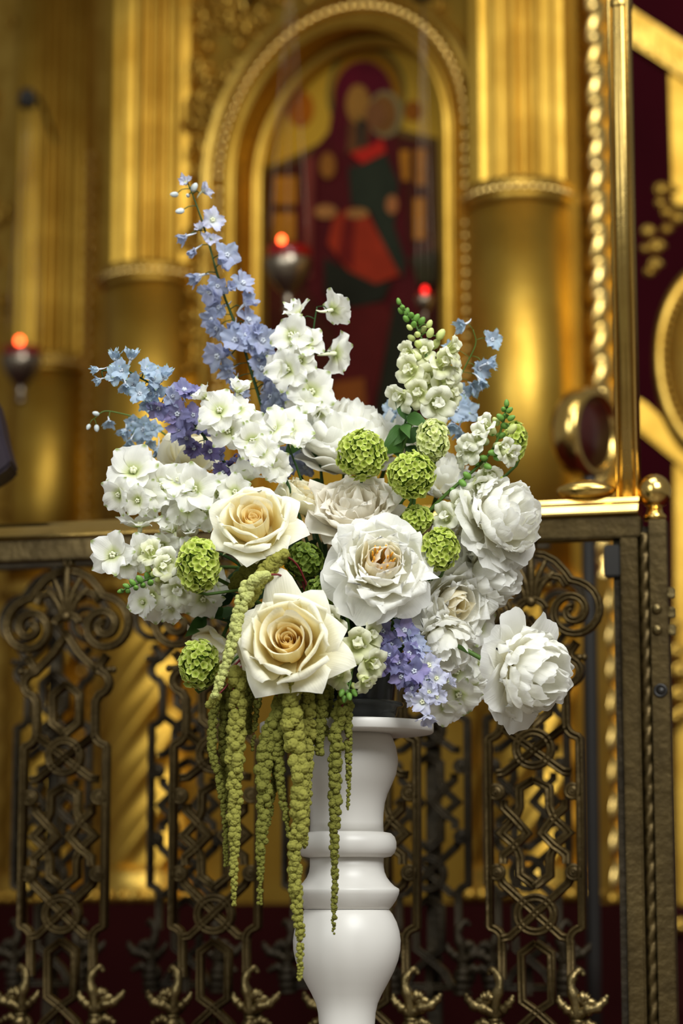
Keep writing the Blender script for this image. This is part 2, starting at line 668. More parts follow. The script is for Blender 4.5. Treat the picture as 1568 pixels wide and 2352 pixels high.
def paint(name, pts, col, ell=None):
    lay[0] += 1
    if ell:
        cx, cy, rx, ry = ell
        pts = [(cx + rx * math.cos(2 * PI * i / 28), cy + ry * math.sin(2 * PI * i / 28)) for i in range(28)]
    yy = .118 - .0008 * lay[0]
    lp = [wall_xz(px, py, -yy) for px, py in pts]
    k = len(lp)
    vv = [Vector((x, yy, z)) for x, z in lp] + [Vector((x, yy + .0006, z)) for x, z in lp]
    key = col
    if key not in IPAINT:
        IPAINT[key] = plain('icon_paint', lin(col), .6, .15, .35, 12)
    bm = bmesh.new()
    bv = [bm.verts.new(q) for q in vv]
    bm.faces.new(bv[:k])
    bm.faces.new(list(reversed(bv[k:])))
    for i in range(k):
        bm.faces.new((bv[i], bv[(i + 1) % k], bv[k + (i + 1) % k], bv[k + i]))
    bmesh.ops.recalc_face_normals(bm, faces=bm.faces[:])
    bmesh.ops.triangulate(bm, faces=bm.faces[:])
    me = bpy.data.meshes.new(name)
    bm.to_mesh(me)
    bm.free()
    obj(name, me, IPAINT[key], icon, local=Matrix.Identity(4))


paint('painted_halo', None, (96, 84, 34), ell=(842, 215, 92, 112))
paint('painted_halo', None, (128, 84, 8), ell=(842, 215, 82, 102))
paint('painted_medallion', None, (140, 74, 6), ell=(690, 250, 30, 42))
paint('painted_medallion', None, (120, 66, 8), ell=(948, 255, 20, 24))
paint('painted_throne', [(613, 385), (690, 350), (760, 315), (905, 292), (1006, 318), (1012, 930), (613, 930)], (58, 20, 10))
paint('painted_throne_edge', [(613, 385), (690, 350), (760, 315), (905, 292), (1006, 318), (1006, 334), (905, 308), (760, 331), (690, 366), (613, 401)], (84, 62, 26))
paint('painted_throne_edge', [(990, 330), (1006, 334), (1012, 640), (996, 640)], (84, 60, 30))
for q in ((628, 405, 682, 470), (628, 488, 678, 555), (918, 345, 940, 415), (955, 342, 977, 425), (950, 455, 976, 550)):
    paint('painted_throne_opening', [(q[0], q[1]), (q[2], q[1]), (q[2], q[3]), (q[0], q[3])], (152, 96, 22))
paint('painted_robe', [(765, 290), (715, 350), (690, 400), (680, 470), (676, 600), (720, 690), (770, 760), (770, 960), (985, 960), (980, 740), (985, 640), (938, 560), (926, 430), (912, 330), (895, 290)], (66, 12, 14))
paint('painted_veil', None, (74, 8, 22), ell=(834, 222, 68, 82))
paint('painted_veil', [(768, 220), (900, 230), (900, 310), (870, 345), (790, 350), (752, 320)], (70, 10, 18))
paint('painted_child_halo', None, (110, 96, 60), ell=(884, 262, 40, 54))
paint('painted_child_halo', None, (104, 66, 26), ell=(880, 262, 31, 44))
paint('painted_face', None, (128, 88, 34), ell=(822, 240, 28, 46))
paint('painted_face', None, (100, 62, 32), ell=(862, 264, 23, 32))
paint('painted_neck', [(800, 280), (850, 290), (840, 345), (795, 350)], (84, 50, 24))
paint('painted_fold', [(822, 270), (838, 276), (836, 330), (822, 340)], (30, 34, 26))
paint('painted_collar', [(803, 352), (850, 335), (878, 318), (886, 350), (832, 376)], (158, 30, 18))
paint('painted_tunic', [(800, 384), (835, 378), (884, 352), (915, 420), (905, 520), (932, 600), (925, 640), (880, 560), (850, 485), (806, 468)], (34, 38, 26))
paint('painted_skirt', [(800, 478), (845, 492), (880, 560), (918, 632), (862, 652), (800, 622), (752, 560), (765, 500)], (132, 38, 16))
paint('painted_skirt_fold', [(790, 500), (815, 505), (810, 620), (775, 590)], (92, 18, 12))
paint('painted_hand', None, (140, 92, 46), ell=(748, 486, 26, 16))
paint('painted_hand', None, (136, 92, 46), ell=(820, 490, 26, 12))
paint('painted_hand', None, (140, 86, 46), ell=(900, 470, 14, 22))
paint('painted_robe_trim', [(700, 360), (722, 360), (716, 640), (694, 640)], (104, 44, 34))
paint('painted_medallion', None, (120, 74, 24), ell=(752, 380, 18, 30))
paint('painted_cushion', [(744, 590), (800, 622), (862, 652), (900, 645), (880, 690), (810, 705), (745, 672)], (28, 28, 18))
paint('painted_hem', [(905, 690), (955, 740), (962, 980), (855, 980), (880, 840)], (28, 28, 16))
paint('painted_lower_robe', [(780, 712), (880, 694), (900, 720), (872, 870), (850, 960), (772, 960)], (70, 14, 10))
paint('painted_footstool', [(760, 880), (836, 868), (842, 980), (760, 980)], (112, 58, 16))
paint('painted_corner', [(940, 590), (1003, 575), (1003, 650), (960, 650)], (38, 36, 18))


# columns -----------------------------------------------------------
def column(name, label, px, Y, band_py, ring_py, wall_org):
    base = P(px, 2080, Y)
    base.z = ZB
    t = thing(name, label, 'column', base, 'gilded columns of the altar screen')
    R = .152
    zb = P(px, band_py, Y).z - ZB
    zr = P(px, ring_py, Y).z - ZB
    zt = 4.2 - ZB
    NF = 16

    def flute(a, z):
        return 1 - .17 * abs(math.cos(NF * a / 2)) ** 1.2
    obj('fluted_shaft', mesh_of('fluted_shaft', *lathe_data([(R, zb + .03), (R, zb + .05), (R, (zb + zt) / 2), (R, zt)], NF * 8, flute)), GOLD, t, local=Matrix.Identity(4))
    obj('smooth_shaft', mesh_of('smooth_shaft', *lathe_data([(R * .985, zr + .02), (R * 1.0, (zr + zb) / 2), (R * .985, zb)], 64)), GOLD, t, local=Matrix.Identity(4))
    m_ = MB()
    m_.add(lathe_data([(R * 1.01, -.035), (R * 1.05, -.02), (R * 1.05, .02), (R * 1.01, .035)], 64), Matrix.Translation((0, 0, zb + .015)))
    obj('collar', m_.mesh('collar'), GOLDC, t, local=Matrix.Identity(4))
    pearl = mesh_of('pearl', *sphere_data(.012, nu=8, nv=6, sc=(1, 1.2, 1)))
    for k in range(44):
        a = 2 * PI * k / 44
        obj('pearl', pearl, GOLDP, t, local=Matrix.Translation((0, 0, zb + .015)) @ Matrix.Rotation(a, 4, 'Z') @ Matrix.Translation((R * 1.055, 0, 0)) @ Matrix.Rotation(.6, 4, 'X'))
    prof = [(R * 1.0, zr - .04), (R * 1.12, zr - .03), (R * 1.16, zr - .01), (R * 1.12, zr + .01), (R, zr + .025)]
    obj('carved_ring', mesh_of('carved_ring', *lathe_data(prof, 96, lambda a, z: 1 + .02 * math.sin(30 * a))), GOLDC, t, local=Matrix.Identity(4))

    def twist(a, z):
        return 1 - .16 * abs(math.sin(3.5 * (a - z * 5.2))) ** 1.2
    nz = 70
    obj('twisted_shaft', mesh_of('twisted_shaft', *lathe_data([(R * 1.04, .10 + (zr - .13) * i / nz) for i in range(nz + 1)], 84, twist)), GOLD, t, local=Matrix.Identity(4))
    obj('base', mesh_of('base', *lathe_data([(R * 1.25, 0), (R * 1.3, .02), (R * 1.25, .045), (R * 1.12, .06), (R * 1.18, .08), (R * 1.05, .105), (R * .9, .11)], 64)), GOLDC, t, local=Matrix.Identity(4))
    knob = mesh_of('base_boss', *sphere_data(.022, nu=8, nv=6))
    for k in range(24):
        a = 2 * PI * k / 24
        obj('base_boss', knob, GOLDC, t, local=Matrix.Translation((R * 1.26 * math.cos(a), R * 1.26 * math.sin(a), .022)))
    return t


column('gilded_column', 'gilded column with low beaded collar right of the icon', 1215, 6.6, 478, 1345, O2)
column('gilded_column', 'gilded fluted column left of the icon, behind the tall blue delphinium', 330, 7.41, 660, 1350, O2)
column('gilded_column', 'leftmost gilded column, half cut by the picture edge behind a red lamp', 92, 8.7, 858, 1360, O2)
# screen wall behind the leftmost column
O1 = P(92, 2080, 8.7)
W1 = Matrix(((WA.x, -WN.x, 0, O1.x), (WA.y, -WN.y, 0, O1.y), (0, 0, 1, 0), (0, 0, 0, 1)))
scl = thing('altar_screen', 'gilded side bay of the altar screen behind the leftmost column', 'altar screen', mat=W1)
obj('bay_wall', mesh_of('bay_wall', *box_data(-.9, .75, .0, .14, ZB, 4.2), False), GOLDC, scl, local=Matrix.Identity(4))
obj('plinth', mesh_of('plinth', *box_data(-.9, .75, -.22, .14, .30, ZB), False), PLINTH, scl, local=Matrix.Identity(4))
for i in range(46):
    obj('bead', bead, GOLDP, scl, local=Matrix.Translation((.20, -.02, 1.2 + i * .05)))
for i in range(40):
    obj('carved_scroll', carv[i % 4], GOLDC, scl, local=Matrix.Translation((rnd.uniform(-.5, -.18), 0, rnd.uniform(2.0, 4.1))) @ Matrix.Rotation(rnd.uniform(0, 6.28), 4, 'Y'))

# twisted rope colonnette right of the right-hand column
cb_ = P(1397, 2080, 6.62)
cb_.z = ZB
t = thing('twisted_colonnette', 'slim gilded colonnette twisted like a rope beside the brass pole', 'column', cb_)
rope_p = (P(1365, 60, 6.62).z - P(1365, 132, 6.62).z)
obj('rope_shaft', mesh_of('rope_shaft', *lathe_data([(.043, .03 + i * .0085) for i in range(400)], 30, lambda a, z: .66 + .32 * abs(math.cos(1.0 * (a - PI * z / rope_p))) ** .8), True), GOLDP, t, local=Matrix.Identity(4))
obj('backing_strip', mesh_of('backing_strip', *box_data(-.05, .05, .02, .04, 0, 3.4), False), GOLD, t, local=WM[scr.name].to_3x3().to_4x4())
obj('base', mesh_of('base', *lathe_data([(.046, -.005), (.05, .01), (.046, .025), (.036, .035)], 24)), GOLDC, t, local=Matrix.Identity(4))


# ------------------------------------------------------------------ hanging lamps
def lamp(px, py, Y, w, label, flame, flame_dx=0., bracket=None):
    c = P(px, py, Y)
    t = thing('vigil_lamp', label, 'lamp', c, 'hanging vigil lamps')
    r = M(w, Y) / 2
    obj('glass_cup', mesh_of('glass_cup', *lathe_data([(r * .3, -r * .9), (r * .75, -r * .5), (r * .95, -.1 * r), (r, .35 * r), (r * .94, .35 * r), (r * .9, -.1 * r), (r * .7, -r * .45), (r * .25, -r * .8)], 28)), REDGLASS, t, local=Matrix.Identity(4))
    pr = [(r * .05, -r * 2.2), (r * .16, -r * 2.1), (r * .22, -r * 1.95), (r * .12, -r * 1.8), (r * .3, -r * 1.6), (r * .7, -r * 1.15), (r * .98, -r * .55), (r * 1.04, -r * .2), (r * 1.0, -r * .1), (r * .97, -r * .2), (r * .9, -r * .55), (r * .6, -r * 1.1)]
    obj('silver_holder', mesh_of('silver_holder', *lathe_data(pr, 28, lambda a, z: 1 + .03 * math.sin(8 * a))), SILVER, t, local=Matrix.Identity(4))
    obj('pendant', mesh_of('pendant', *sphere_data(r * .22, (0, 0, -r * 2.35), 10, 8)), SILVER, t, local=Matrix.Identity(4))
    obj('flame', mesh_of('flame', *sphere_data(M(8, Y), (flame_dx, -r * .9, r * .5), 10, 8, (1, 1, 1.3))), flame, t, local=Matrix.Identity(4))
    for k in range(3):
        a = 2 * PI * k / 3 + .5
        p0 = Vector((r * 1.02 * math.cos(a), r * 1.02 * math.sin(a), -.1 * r))
        top = Vector((0, 0, .9))
        obj('chain', mesh_of('chain', *tube_data(spline([p0, p0.lerp(top, .5), top], 8), .0008, 4)), SILVER, t, local=Matrix.Identity(4))
    if bracket:
        b = Vector(bracket) - c
        obj('bracket', mesh_of('bracket', *tube_data(spline([Vector((0, 0, .9)), Vector((b.x * .4, b.y * .4, .97)), Vector((b.x, b.y, .92))], 12), .008, 6)), IRON, t, local=Matrix.Identity(4))
    obj('hook', mesh_of('hook', *lathe_data([(.03, .87), (.032, .9), (.02, .93)], 16)), IRON, t, local=Matrix.Identity(4))
    return t


lamp(50, 815, 7.95, 92, 'red glass vigil lamp hanging before the leftmost column', FLAME, bracket=P(130, 200, 8.5))
lamp(662, 590, 6.75, 110, 'red glass vigil lamp with silver holder hanging before the icon', FLAME, -.018, bracket=P(560, -300, 7.2))
lamp(975, 682, 6.55, 44, 'small dim red vigil lamp at the lower right of the icon', FLAMED, bracket=P(1040, -250, 6.85))

# ------------------------------------------------------------------ cast railing
RD = P(1229, 1900, 4.62)
RA = P(150, 1900, 4.865)
RE = Vector((RD.x - RA.x, RD.y - RA.y, 0))
RSP = RE.length / 3
RE.normalize()
RN = Vector((RE.y, -RE.x, 0))
RM = Matrix(((RE.x, -RN.x, 0, RD.x), (RE.y, -RN.y, 0, RD.y), (0, 0, 1, 0), (0, 0, 0, 1)))


def rail_xz(px, py, off=0.0):
    d = ray(px, py)
    q = RD + RN * off - Vector((0, 0, ZC))
    q.z = 0
    t = q.dot(RN) / d.dot(RN)
    w = d * t + Vector((0, 0, ZC))
    return (w - RD).dot(RE), w.z


def T(dx, py):
    """panel drawing: offset in photo pixels from the panel's middle -> local metres"""
    zx = 1900.0
    return (dx * 4.62 / FPX / RE.x, P(1229, py, 4.62).z)


def path(pts):
    return [T(*p) for p in pts]


def arc(cx, cy, r, a0, a1, n=8, ry=None):
    return [(cx + r * math.cos(math.radians(a0 + (a1 - a0) * i / n)), cy - (ry or r) * math.sin(math.radians(a0 + (a1 - a0) * i / n))) for i in range(n + 1)]


def mir(pts):
    return [(-x, y) for x, y in pts]


BW = M(19, 4.62)
BT = .012
side = [(70, 1500)] + arc(78, 1545, 28, 80, -80, 8) + [(73, 1590), (73, 1662)] + arc(104, 1664, 31, 185, 260, 6) + [(102, 1700), (102, 2128)] + arc(104, 2160, 29, 100, 175, 6) + [(76, 2165), (76, 2250)]
PAN = []      # (name, mesh, bright)


def pan(name, datas, mat, smooth=True):
    m_ = MB()
    for d in datas:
        m_.add(d)
    me = m_.mesh(name, smooth)
    me.materials.append(mat)
    PAN.append((name, me))


def bands(*paths, w=BW, base=0.0, closed=False):
    return [band_data(path(p), w, BT, .0065, closed, base) for p in paths]


BR = BRONZE
# scrolls at the head
def spiral(cx, cy, r0, r1, a0, turns, n=34):
    out = []
    for i in range(n + 1):
        t = i / n
        r = r0 + (r1 - r0) * t ** .8
        a = math.radians(a0 - 360 * turns * t)
        out.append((cx + r * math.cos(a), cy - r * math.sin(a)))
    return out


scroll = [(10, 1275), (30, 1278), (55, 1292), (78, 1318)] + spiral(92, 1408, 72, 8, 92, 2.0, 44)
scroll2 = [(8, 1362), (22, 1340), (45, 1325), (66, 1330), (78, 1350)]
for sgn in (1, -1):
    fn = (lambda p: p) if sgn == 1 else mir
    pan('scroll', bands(fn(scroll), w=BW * .92) + bands(fn(scroll2), w=BW * .8), BR)
    pan('side_strap', bands(fn([(100, 1478), (84, 1500)] + side[1:])), BR)
    pan('head_strap', bands(fn([(-4, 1420), (10, 1440), (30, 1470), (55, 1495), (78, 1517)]), w=BW * .9, base=.003), BR)
    pan('knob', [sphere_data(M(9, 4.62), (T(sgn * 116, 1514)[0], -.008, T(0, 1514)[1]), 8, 6), tube_data([Vector((T(sgn * 92, 1512)[0], -.008, T(0, 1512)[1])), Vector((T(sgn * 116, 1514)[0], -.008, T(0, 1514)[1]))], M(7, 4.62), 6)], BR)
    # interlaced straps
    pan('strap', bands(fn([(0, 1792), (33, 1810), (33, 1853), (43, 1880), (76, 1913), (43, 1943), (33, 1968), (33, 2010), (0, 2036)])), BR)
    pan('strap', bands(fn([(68, 1838), (68, 1855), (43, 1880), (16, 1914), (43, 1943), (70, 1964), (70, 1984)]), base=.003), BR)
    pan('strap', bands(fn([(72, 1670), (-66, 1774), (-82, 1776)]), base=.002 * sgn), BR)
    pan('strap', bands(fn([(78, 2018), (72, 2030), (-56, 2152), (-74, 2156)]), base=.002 * sgn), BR)
    pan('strap', bands(fn([(0, 1545), (33, 1572), (33, 1640), (0, 1666)])), BR)
    pan('strap', bands(fn([(0, 2166), (33, 2190), (33, 2300), (0, 2324), (-40, 2362), (-60, 2400)])), BR)
    for py in (1819, 2004):
        x, z = T(sgn * 85, py)
        rr = M(20, 4.62)
        Mx = Matrix.Translation((x, -.012, z)) @ Matrix.Rotation(PI / 2, 4, 'X')
        m_ = [([Mx @ q for q in d[0]], d[1]) for d in (torus_data(rr * .8, rr * .2, 20, 6), torus_data(rr * .36, rr * .16, 14, 6), lathe_data([(rr, -.01), (rr, .002), (.001, .002)], 20), sphere_data(rr * .2, (0, 0, .003), 8, 6))]
        pan('roundel', m_, BR)
    # acanthus foot
    horns = [
        ([(90, 2350), (88, 2300), (78, 2262), (86, 2236), (100, 2228), (104, 2240)], (11, 12, 11, 9, 7, 5)),
        ([(92, 2330), (112, 2318), (134, 2312), (150, 2296), (156, 2284)], (13, 13, 12, 9, 4)),
        ([(86, 2330), (68, 2316), (54, 2300), (50, 2286)], (12, 11, 9, 4)),
        ([(88, 2300), (104, 2288), (118, 2292)], (12, 12, 8)),
        ([(95, 2360), (115, 2350), (140, 2362)], (12, 12, 6)),
        ([(88, 2420), (90, 2380), (92, 2340)], (22, 20, 14)),
    ]
    ds = []
    for hp, hr in horns:
        pp = [Vector((T(sgn * a, b)[0], -.018 - .006 * math.sin(i), T(0, b)[1])) for i, (a, b) in enumerate(hp)]
        sp = spline(pp, 14)
        rr = [M(hr[0] + 0, 4.62)] * 14
        for i in range(14):
            x = i / 13 * (len(hr) - 1)
            k = min(int(x), len(hr) - 2)
            rr[i] = M(hr[k] + (hr[k + 1] - hr[k]) * (x - k), 4.62) * 1.05 * (1 + .22 * math.sin(i * 2.1))
        ds.append(tube_data(sp, rr, 7))
    ds.append(sphere_data(M(24, 4.62), (T(sgn * 92, 2325)[0], -.014, T(0, 2325)[1]), 10, 8, (1.1, .6, .8)))
    ds.append(sphere_data(M(18, 4.62), (T(sgn * 112, 2300)[0], -.02, T(0, 2300)[1]), 10, 8, (1.3, .5, .6)))
    ds.append(sphere_data(M(30, 4.62), (T(sgn * 92, 2372)[0], -.012, T(0, 2372)[1]), 10, 8, (1, .6, 1)))
    pan('acanthus_leaf', ds, BRONZEP)
for py, r in ((1721, 39), (2101, 40)):
    pan('knot_ring', bands(arc(0, py, r, 0, 345, 23), closed=True, base=.001), BR)
# palmette
ds = []
for dx1, dy1, dx2, dy2, w in ((0, 1380, 0, 1262, 9), (-6, 1385, -34, 1290, 7), (6, 1385, 34, 1290, 7), (-12, 1390, -52, 1316, 6), (12, 1390, 52, 1316, 6)):
    a, b = T(dx1, dy1), T(dx2, dy2)
    mid = ((a[0] * .5 + b[0] * .5) - (b[0] - a[0]) * .25, (a[1] + b[1]) / 2)
    ds.append(tube_data(spline([Vector((a[0], -.012, a[1])), Vector((mid[0], -.016, mid[1])), Vector((b[0], -.014, b[1]))], 10), [M(w, 4.62) * (.5 + .6 * math.sin(PI * (.1 + .75 * i / 9))) for i in range(10)], 7))
ds.append(band_data(path(arc(0, 1405, 32, 12, 168, 10, 26)), BW * .9, BT, .006))
ds.append(sphere_data(M(13, 4.62), (0, -.018, T(0, 1385)[1]), 10, 8))
pan('palmette', ds, BR)


def place_panel(parent, x, y, dz, dark=False, name='panel'):
    loc = Matrix.Translation((x, y, dz))
    root = None
    for nm, me in PAN:
        mm = me
        if dark:
            key = me.name + '_dark'
            mm = bpy.data.meshes.get(key)
            if mm is None:
                mm = me.copy()
                mm.name = key
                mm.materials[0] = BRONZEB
        if root is None:
            continue
        obj(nm, mm, None, root, local=Matrix.Identity(4))


def panel(parent, x, y, dz, dark=False):
    key = 'panel_rail_dark' if dark else 'panel_rail'
    me = bpy.data.meshes.get(key)
    if me is None:
        m_ = MB()
        for d in bands([(0, 2420), (0, 2345)], w=BW) + bands([(0, 1262), (0, 1225)], w=BW * 1.4):
            m_.add(d)
        m_.add(band_data(path([(-100, 2400), (100, 2400)]), BW, BT, .0045))
        me = m_.mesh(key)
        me.materials.append(BRONZEB if dark else BRONZE)
    root = obj('panel', me, None, parent, local=Matrix.Translation((x, y, dz)))
    for nm, pm in PAN:
        if dark:
            k2 = pm.name + '_dark'
            q = bpy.data.meshes.get(k2)
            if q is None:
                q = pm.copy()
                q.name = k2
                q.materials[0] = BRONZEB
            pm = q
        obj(nm, pm, None, root, local=Matrix.Identity(4))
    return root


rl = thing('altar_railing', 'dark bronze openwork railing with a brass cap behind the pedestal', 'railing', mat=RM)
for k in range(4):
    panel(rl, -k * RSP, 0, 0)
I4 = Matrix.Identity(4)
xe = rail_xz(1470, 1180)[0]
xl = rail_xz(-190, 1250)[0]
zc0, zc1 = P(1229, 1197, 4.62).z, P(1229, 1169, 4.62).z
zbm = P(1229, 1246, 4.62).z
cap = [(-.030, 0), (-.038, .003), (-.037, .007), (-.027, zc1 - zc0 - .003), (-.024, zc1 - zc0), (-.020, zc1 - zc0 + .004), (-.016, zc1 - zc0 + .012), (.016, zc1 - zc0 + .012), (.03, zc1 - zc0), (.036, zc1 - zc0 - .004), (.036, .004), (.026, 0)]
cv = [Vector((x, y, zc0 + z)) for x in (xl, xe) for y, z in cap]
kc = len(cap)
obj('brass_cap', mesh_of('brass_cap', cv, [(i, (i + 1) % kc, kc + (i + 1) % kc, kc + i) for i in range(kc)] + [tuple(reversed(range(kc))), tuple(range(kc, 2 * kc))], False), BRASS, rl, local=I4)
obj('top_beam', bevel_box('top_beam', xl, xe + .002, -.026, .026, zbm, zc0, .003), BRONZE, rl, local=I4)
xs0 = rail_xz(1432, 1500)[0]
xs1 = rail_xz(1471, 1500)[0]
obj('end_stile', bevel_box('end_stile', xs0, xs1, -.024, .024, .30, zbm + .001, .003), BRONZE, rl, local=I4)
obj('inner_shadow_strip', bevel_box('inner_shadow_strip', xs0 - .016, xs0 - .002, -.004, .02, .36, zbm, .002), BRONZEB, rl, local=I4)  # inner edge of the stile, its shadow put into the darker bronze
obj('hinge_block', bevel_box('hinge_block', xs0 - .032, xs0 - .001, -.018, .016, P(1415, 1330, 4.6).z, P(1415, 1258, 4.6).z, .003), IRON, rl, local=I4)
obj('bottom_beam', bevel_box('bottom_beam', xl, xs0, -.024, .024, .36, .42, .003), BRONZE, rl, local=I4)
xr = rail_xz(1489, 1800)[0]
zpt = P(1515, 1198, 4.58).z
obj('rope_baluster', mesh_of('rope_baluster', *lathe_data([(M(13, 4.6), .31 + (zpt - .335) * i / 260) for i in range(261)], 18, lambda a, z: .7 + .34 * abs(math.cos(a - 86 * z)))), BRONZE, rl, local=Matrix.Translation((xr, .0, 0)))
xp0, xp1 = rail_xz(1501, 1700)[0], rail_xz(1541, 1700)[0]
obj('gate_post', bevel_box('gate_post', xp0, xp1, -.012, .03, .30, zpt, .002), BRONZE, rl, local=I4)
obj('post_backing', bevel_box('post_backing', xs1 - .004, xp0 + .004, .012, .03, .30, zpt - .01, .002), BRONZEB, rl, local=I4)
xm = (xp0 + xp1) / 2
bolt = mesh_of('bolt', *sphere_data(M(12, 4.6), (0, 0, 0), 12, 8, (1, .6, 1)))
for py in (1404, 1452):
    obj('bolt', bolt, BRONZEP, rl, local=Matrix.Translation((xm - .004, -.013, P(1515, py, 4.58).z)))
obj('bolt_hole', MB().add(torus_data(M(13, 4.6), M(3.5, 4.6), 16, 6, Matrix.Translation((xm, -.013, P(1519, 1590, 4.58).z)) @ Matrix.Rotation(PI / 2, 4, 'X'))).add(lathe_data([(M(12, 4.6), 0), (M(12, 4.6), .0015)], 16), Matrix.Translation((xm, -.012, P(1519, 1590, 4.58).z)) @ Matrix.Rotation(PI / 2, 4, 'X')).mesh('bolt_hole'), IRON, rl, local=I4)
for py in (1365, 1410, 1450):
    obj('hinge_lug', bevel_box('hinge_lug', xp1 - .002, xp1 + .012, .0, .02, P(1545, py + 12, 4.58).z, P(1545, py - 12, 4.58).z, .002), BRONZEP, rl, local=I4)
Rb = M(40, 4.58)
obj('ball_finial', mesh_of('ball_finial', *lathe_data([(Rb * .62, 0), (Rb * .66, .008), (Rb * .5, .014), (Rb * .42, .026)] + [(Rb * math.sin(a), .026 + Rb * .92 - Rb * math.cos(a)) for a in [math.radians(q) for q in range(24, 181, 8)]], 32)), BRASS, rl, local=Matrix.Translation((xm - .006, .008, zpt)))

# second railing further back
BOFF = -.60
rb = thing('altar_railing', 'darker second railing further back, seen through the gaps of the front one', 'railing', mat=RM)
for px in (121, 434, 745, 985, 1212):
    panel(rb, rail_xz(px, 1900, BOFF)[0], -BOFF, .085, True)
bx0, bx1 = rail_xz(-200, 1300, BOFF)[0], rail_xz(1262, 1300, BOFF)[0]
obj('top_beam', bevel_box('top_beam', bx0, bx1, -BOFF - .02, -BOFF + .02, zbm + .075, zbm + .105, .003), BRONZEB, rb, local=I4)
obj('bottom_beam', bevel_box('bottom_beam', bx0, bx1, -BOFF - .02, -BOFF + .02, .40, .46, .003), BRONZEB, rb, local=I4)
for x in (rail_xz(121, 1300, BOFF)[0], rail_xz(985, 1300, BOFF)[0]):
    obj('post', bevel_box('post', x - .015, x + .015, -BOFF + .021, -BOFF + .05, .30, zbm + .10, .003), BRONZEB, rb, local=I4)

# brass pole, dish, round box ------------------------------------------------
zr_ = zc0 + (zc1 - zc0) + .012
xpole = rail_xz(1447, 1140)[0]
pole = thing('brass_pole', 'tall brass pole standing at the right end of the railing', 'pole', mat=RM @ Matrix.Translation((xpole - .004, .01, zr_ + .0012)))
rp = M(29, 4.64)
obj('shaft', mesh_of('shaft', *lathe_data([(rp, .0), (rp, .8), (rp, 2.6)], 48, lambda a, z: 1 - .06 * (1 if math.cos(8 * a) > .2 else 0))), BRASSD, pole, local=I4)
obj('edge_rod', mesh_of('edge_rod', *tube_data([Vector((-rp * .78, -rp * .62, 0)), Vector((-rp * .78, -rp * .62, 2.6))], .0045, 8)), BRASS, pole, local=I4)
obj('edge_rod', mesh_of('edge_rod', *tube_data([Vector((rp * .72, -rp * .66, 0)), Vector((rp * .72, -rp * .66, 2.6))], .0045, 8)), BRASS, pole, local=I4)
obj('joint_ring', mesh_of('joint_ring', *lathe_data([(rp * 1.01, .985), (rp * 1.05, .99), (rp * 1.05, 1.0), (rp * 1.01, 1.005)], 32)), BRASSD, pole, local=I4)
xd = rail_xz(1345, 1150)[0]
dish = thing('brass_dish', 'polished brass dish lying on the railing cap beside the pole', 'dish', mat=RM @ Matrix.Translation((xd, .0, zr_ + .0012)))
rd = M(70, 4.64)
obj('bowl', mesh_of('bowl', *lathe_data([(rd * .5, 0), (rd * .85, .006), (rd * .98, .014), (rd, .019), (rd * .95, .024), (rd * .7, .031), (rd * .35, .037), (.001, .038)], 40)), BRASS, dish, local=Matrix.Scale(.55, 4, (0, 1, 0)))
obj('foot', mesh_of('foot', *torus_data(rd * .5, .005, 24, 6, Matrix.Translation((0, 0, .005)))), BRASS, dish, local=Matrix.Scale(.55, 4, (0, 1, 0)))
YB = 5.75
bc = P(1352, 995, YB)
rb_ = M(106, YB)
axd = Vector((.80, -.60, -.08))
bxm = frame_z(bc, axd)
gb = thing('round_gilt_drum', 'round gilt drum with a dark face behind the brass pole', 'drum', mat=Matrix.Translation(bc))
obj('rim', mesh_of('rim', *lathe_data([(rb_ * .55, -.055), (rb_ * .86, -.05), (rb_, -.03), (rb_ * 1.02, .0), (rb_ * .97, .022), (rb_ * .86, .03), (rb_ * .80, .022), (rb_ * .78, .01)], 48)), BRASS, gb, mw=bxm)
obj('dark_face', mesh_of('dark_face', *lathe_data([(rb_ * .8, .004), (rb_ * .8, .012), (.001, .016)], 40)), plain('dark_red_enamel', (.05, .008, .006), .3), gb, mw=bxm)
obj('bracket_stem', mesh_of('bracket_stem', *tube_data(spline([bc + Vector((0, 0, -rb_ * .95)), bc + Vector((0, .05, -.3)), Vector((bc.x, YB + .1, .30))], 10), .018, 8)), IRON, gb, mw=Matrix.Identity(4))

# gilded case at the right edge -------------------------------------------------
YC = 6.9
cs = thing('gilded_icon_case', 'gilded carved icon case cut by the right picture edge', 'icon case', P(1600, 2080, YC))
Mi = Matrix.Identity(4)


def flat_piece(name, px_pts, y0, thick, mat, bev=.006):
    pts = [P(a, b, y0) for a, b in px_pts]
    bm = bmesh.new()
    vs = [bm.verts.new(p) for p in pts]
    f_ = bm.faces.new(vs)
    r_ = bmesh.ops.extrude_face_region(bm, geom=[f_])
    for q in r_['geom']:
        if isinstance(q, bmesh.types.BMVert):
            q.co.y += thick
    bmesh.ops.recalc_face_normals(bm, faces=bm.faces[:])
    bmesh.ops.bevel(bm, geom=bm.edges[:], offset=bev, segments=2, affect='EDGES')
    me = bpy.data.meshes.new(name)
    bm.to_mesh(me)
    bm.free()
    return obj(name, me, mat, cs, mw=Mi)


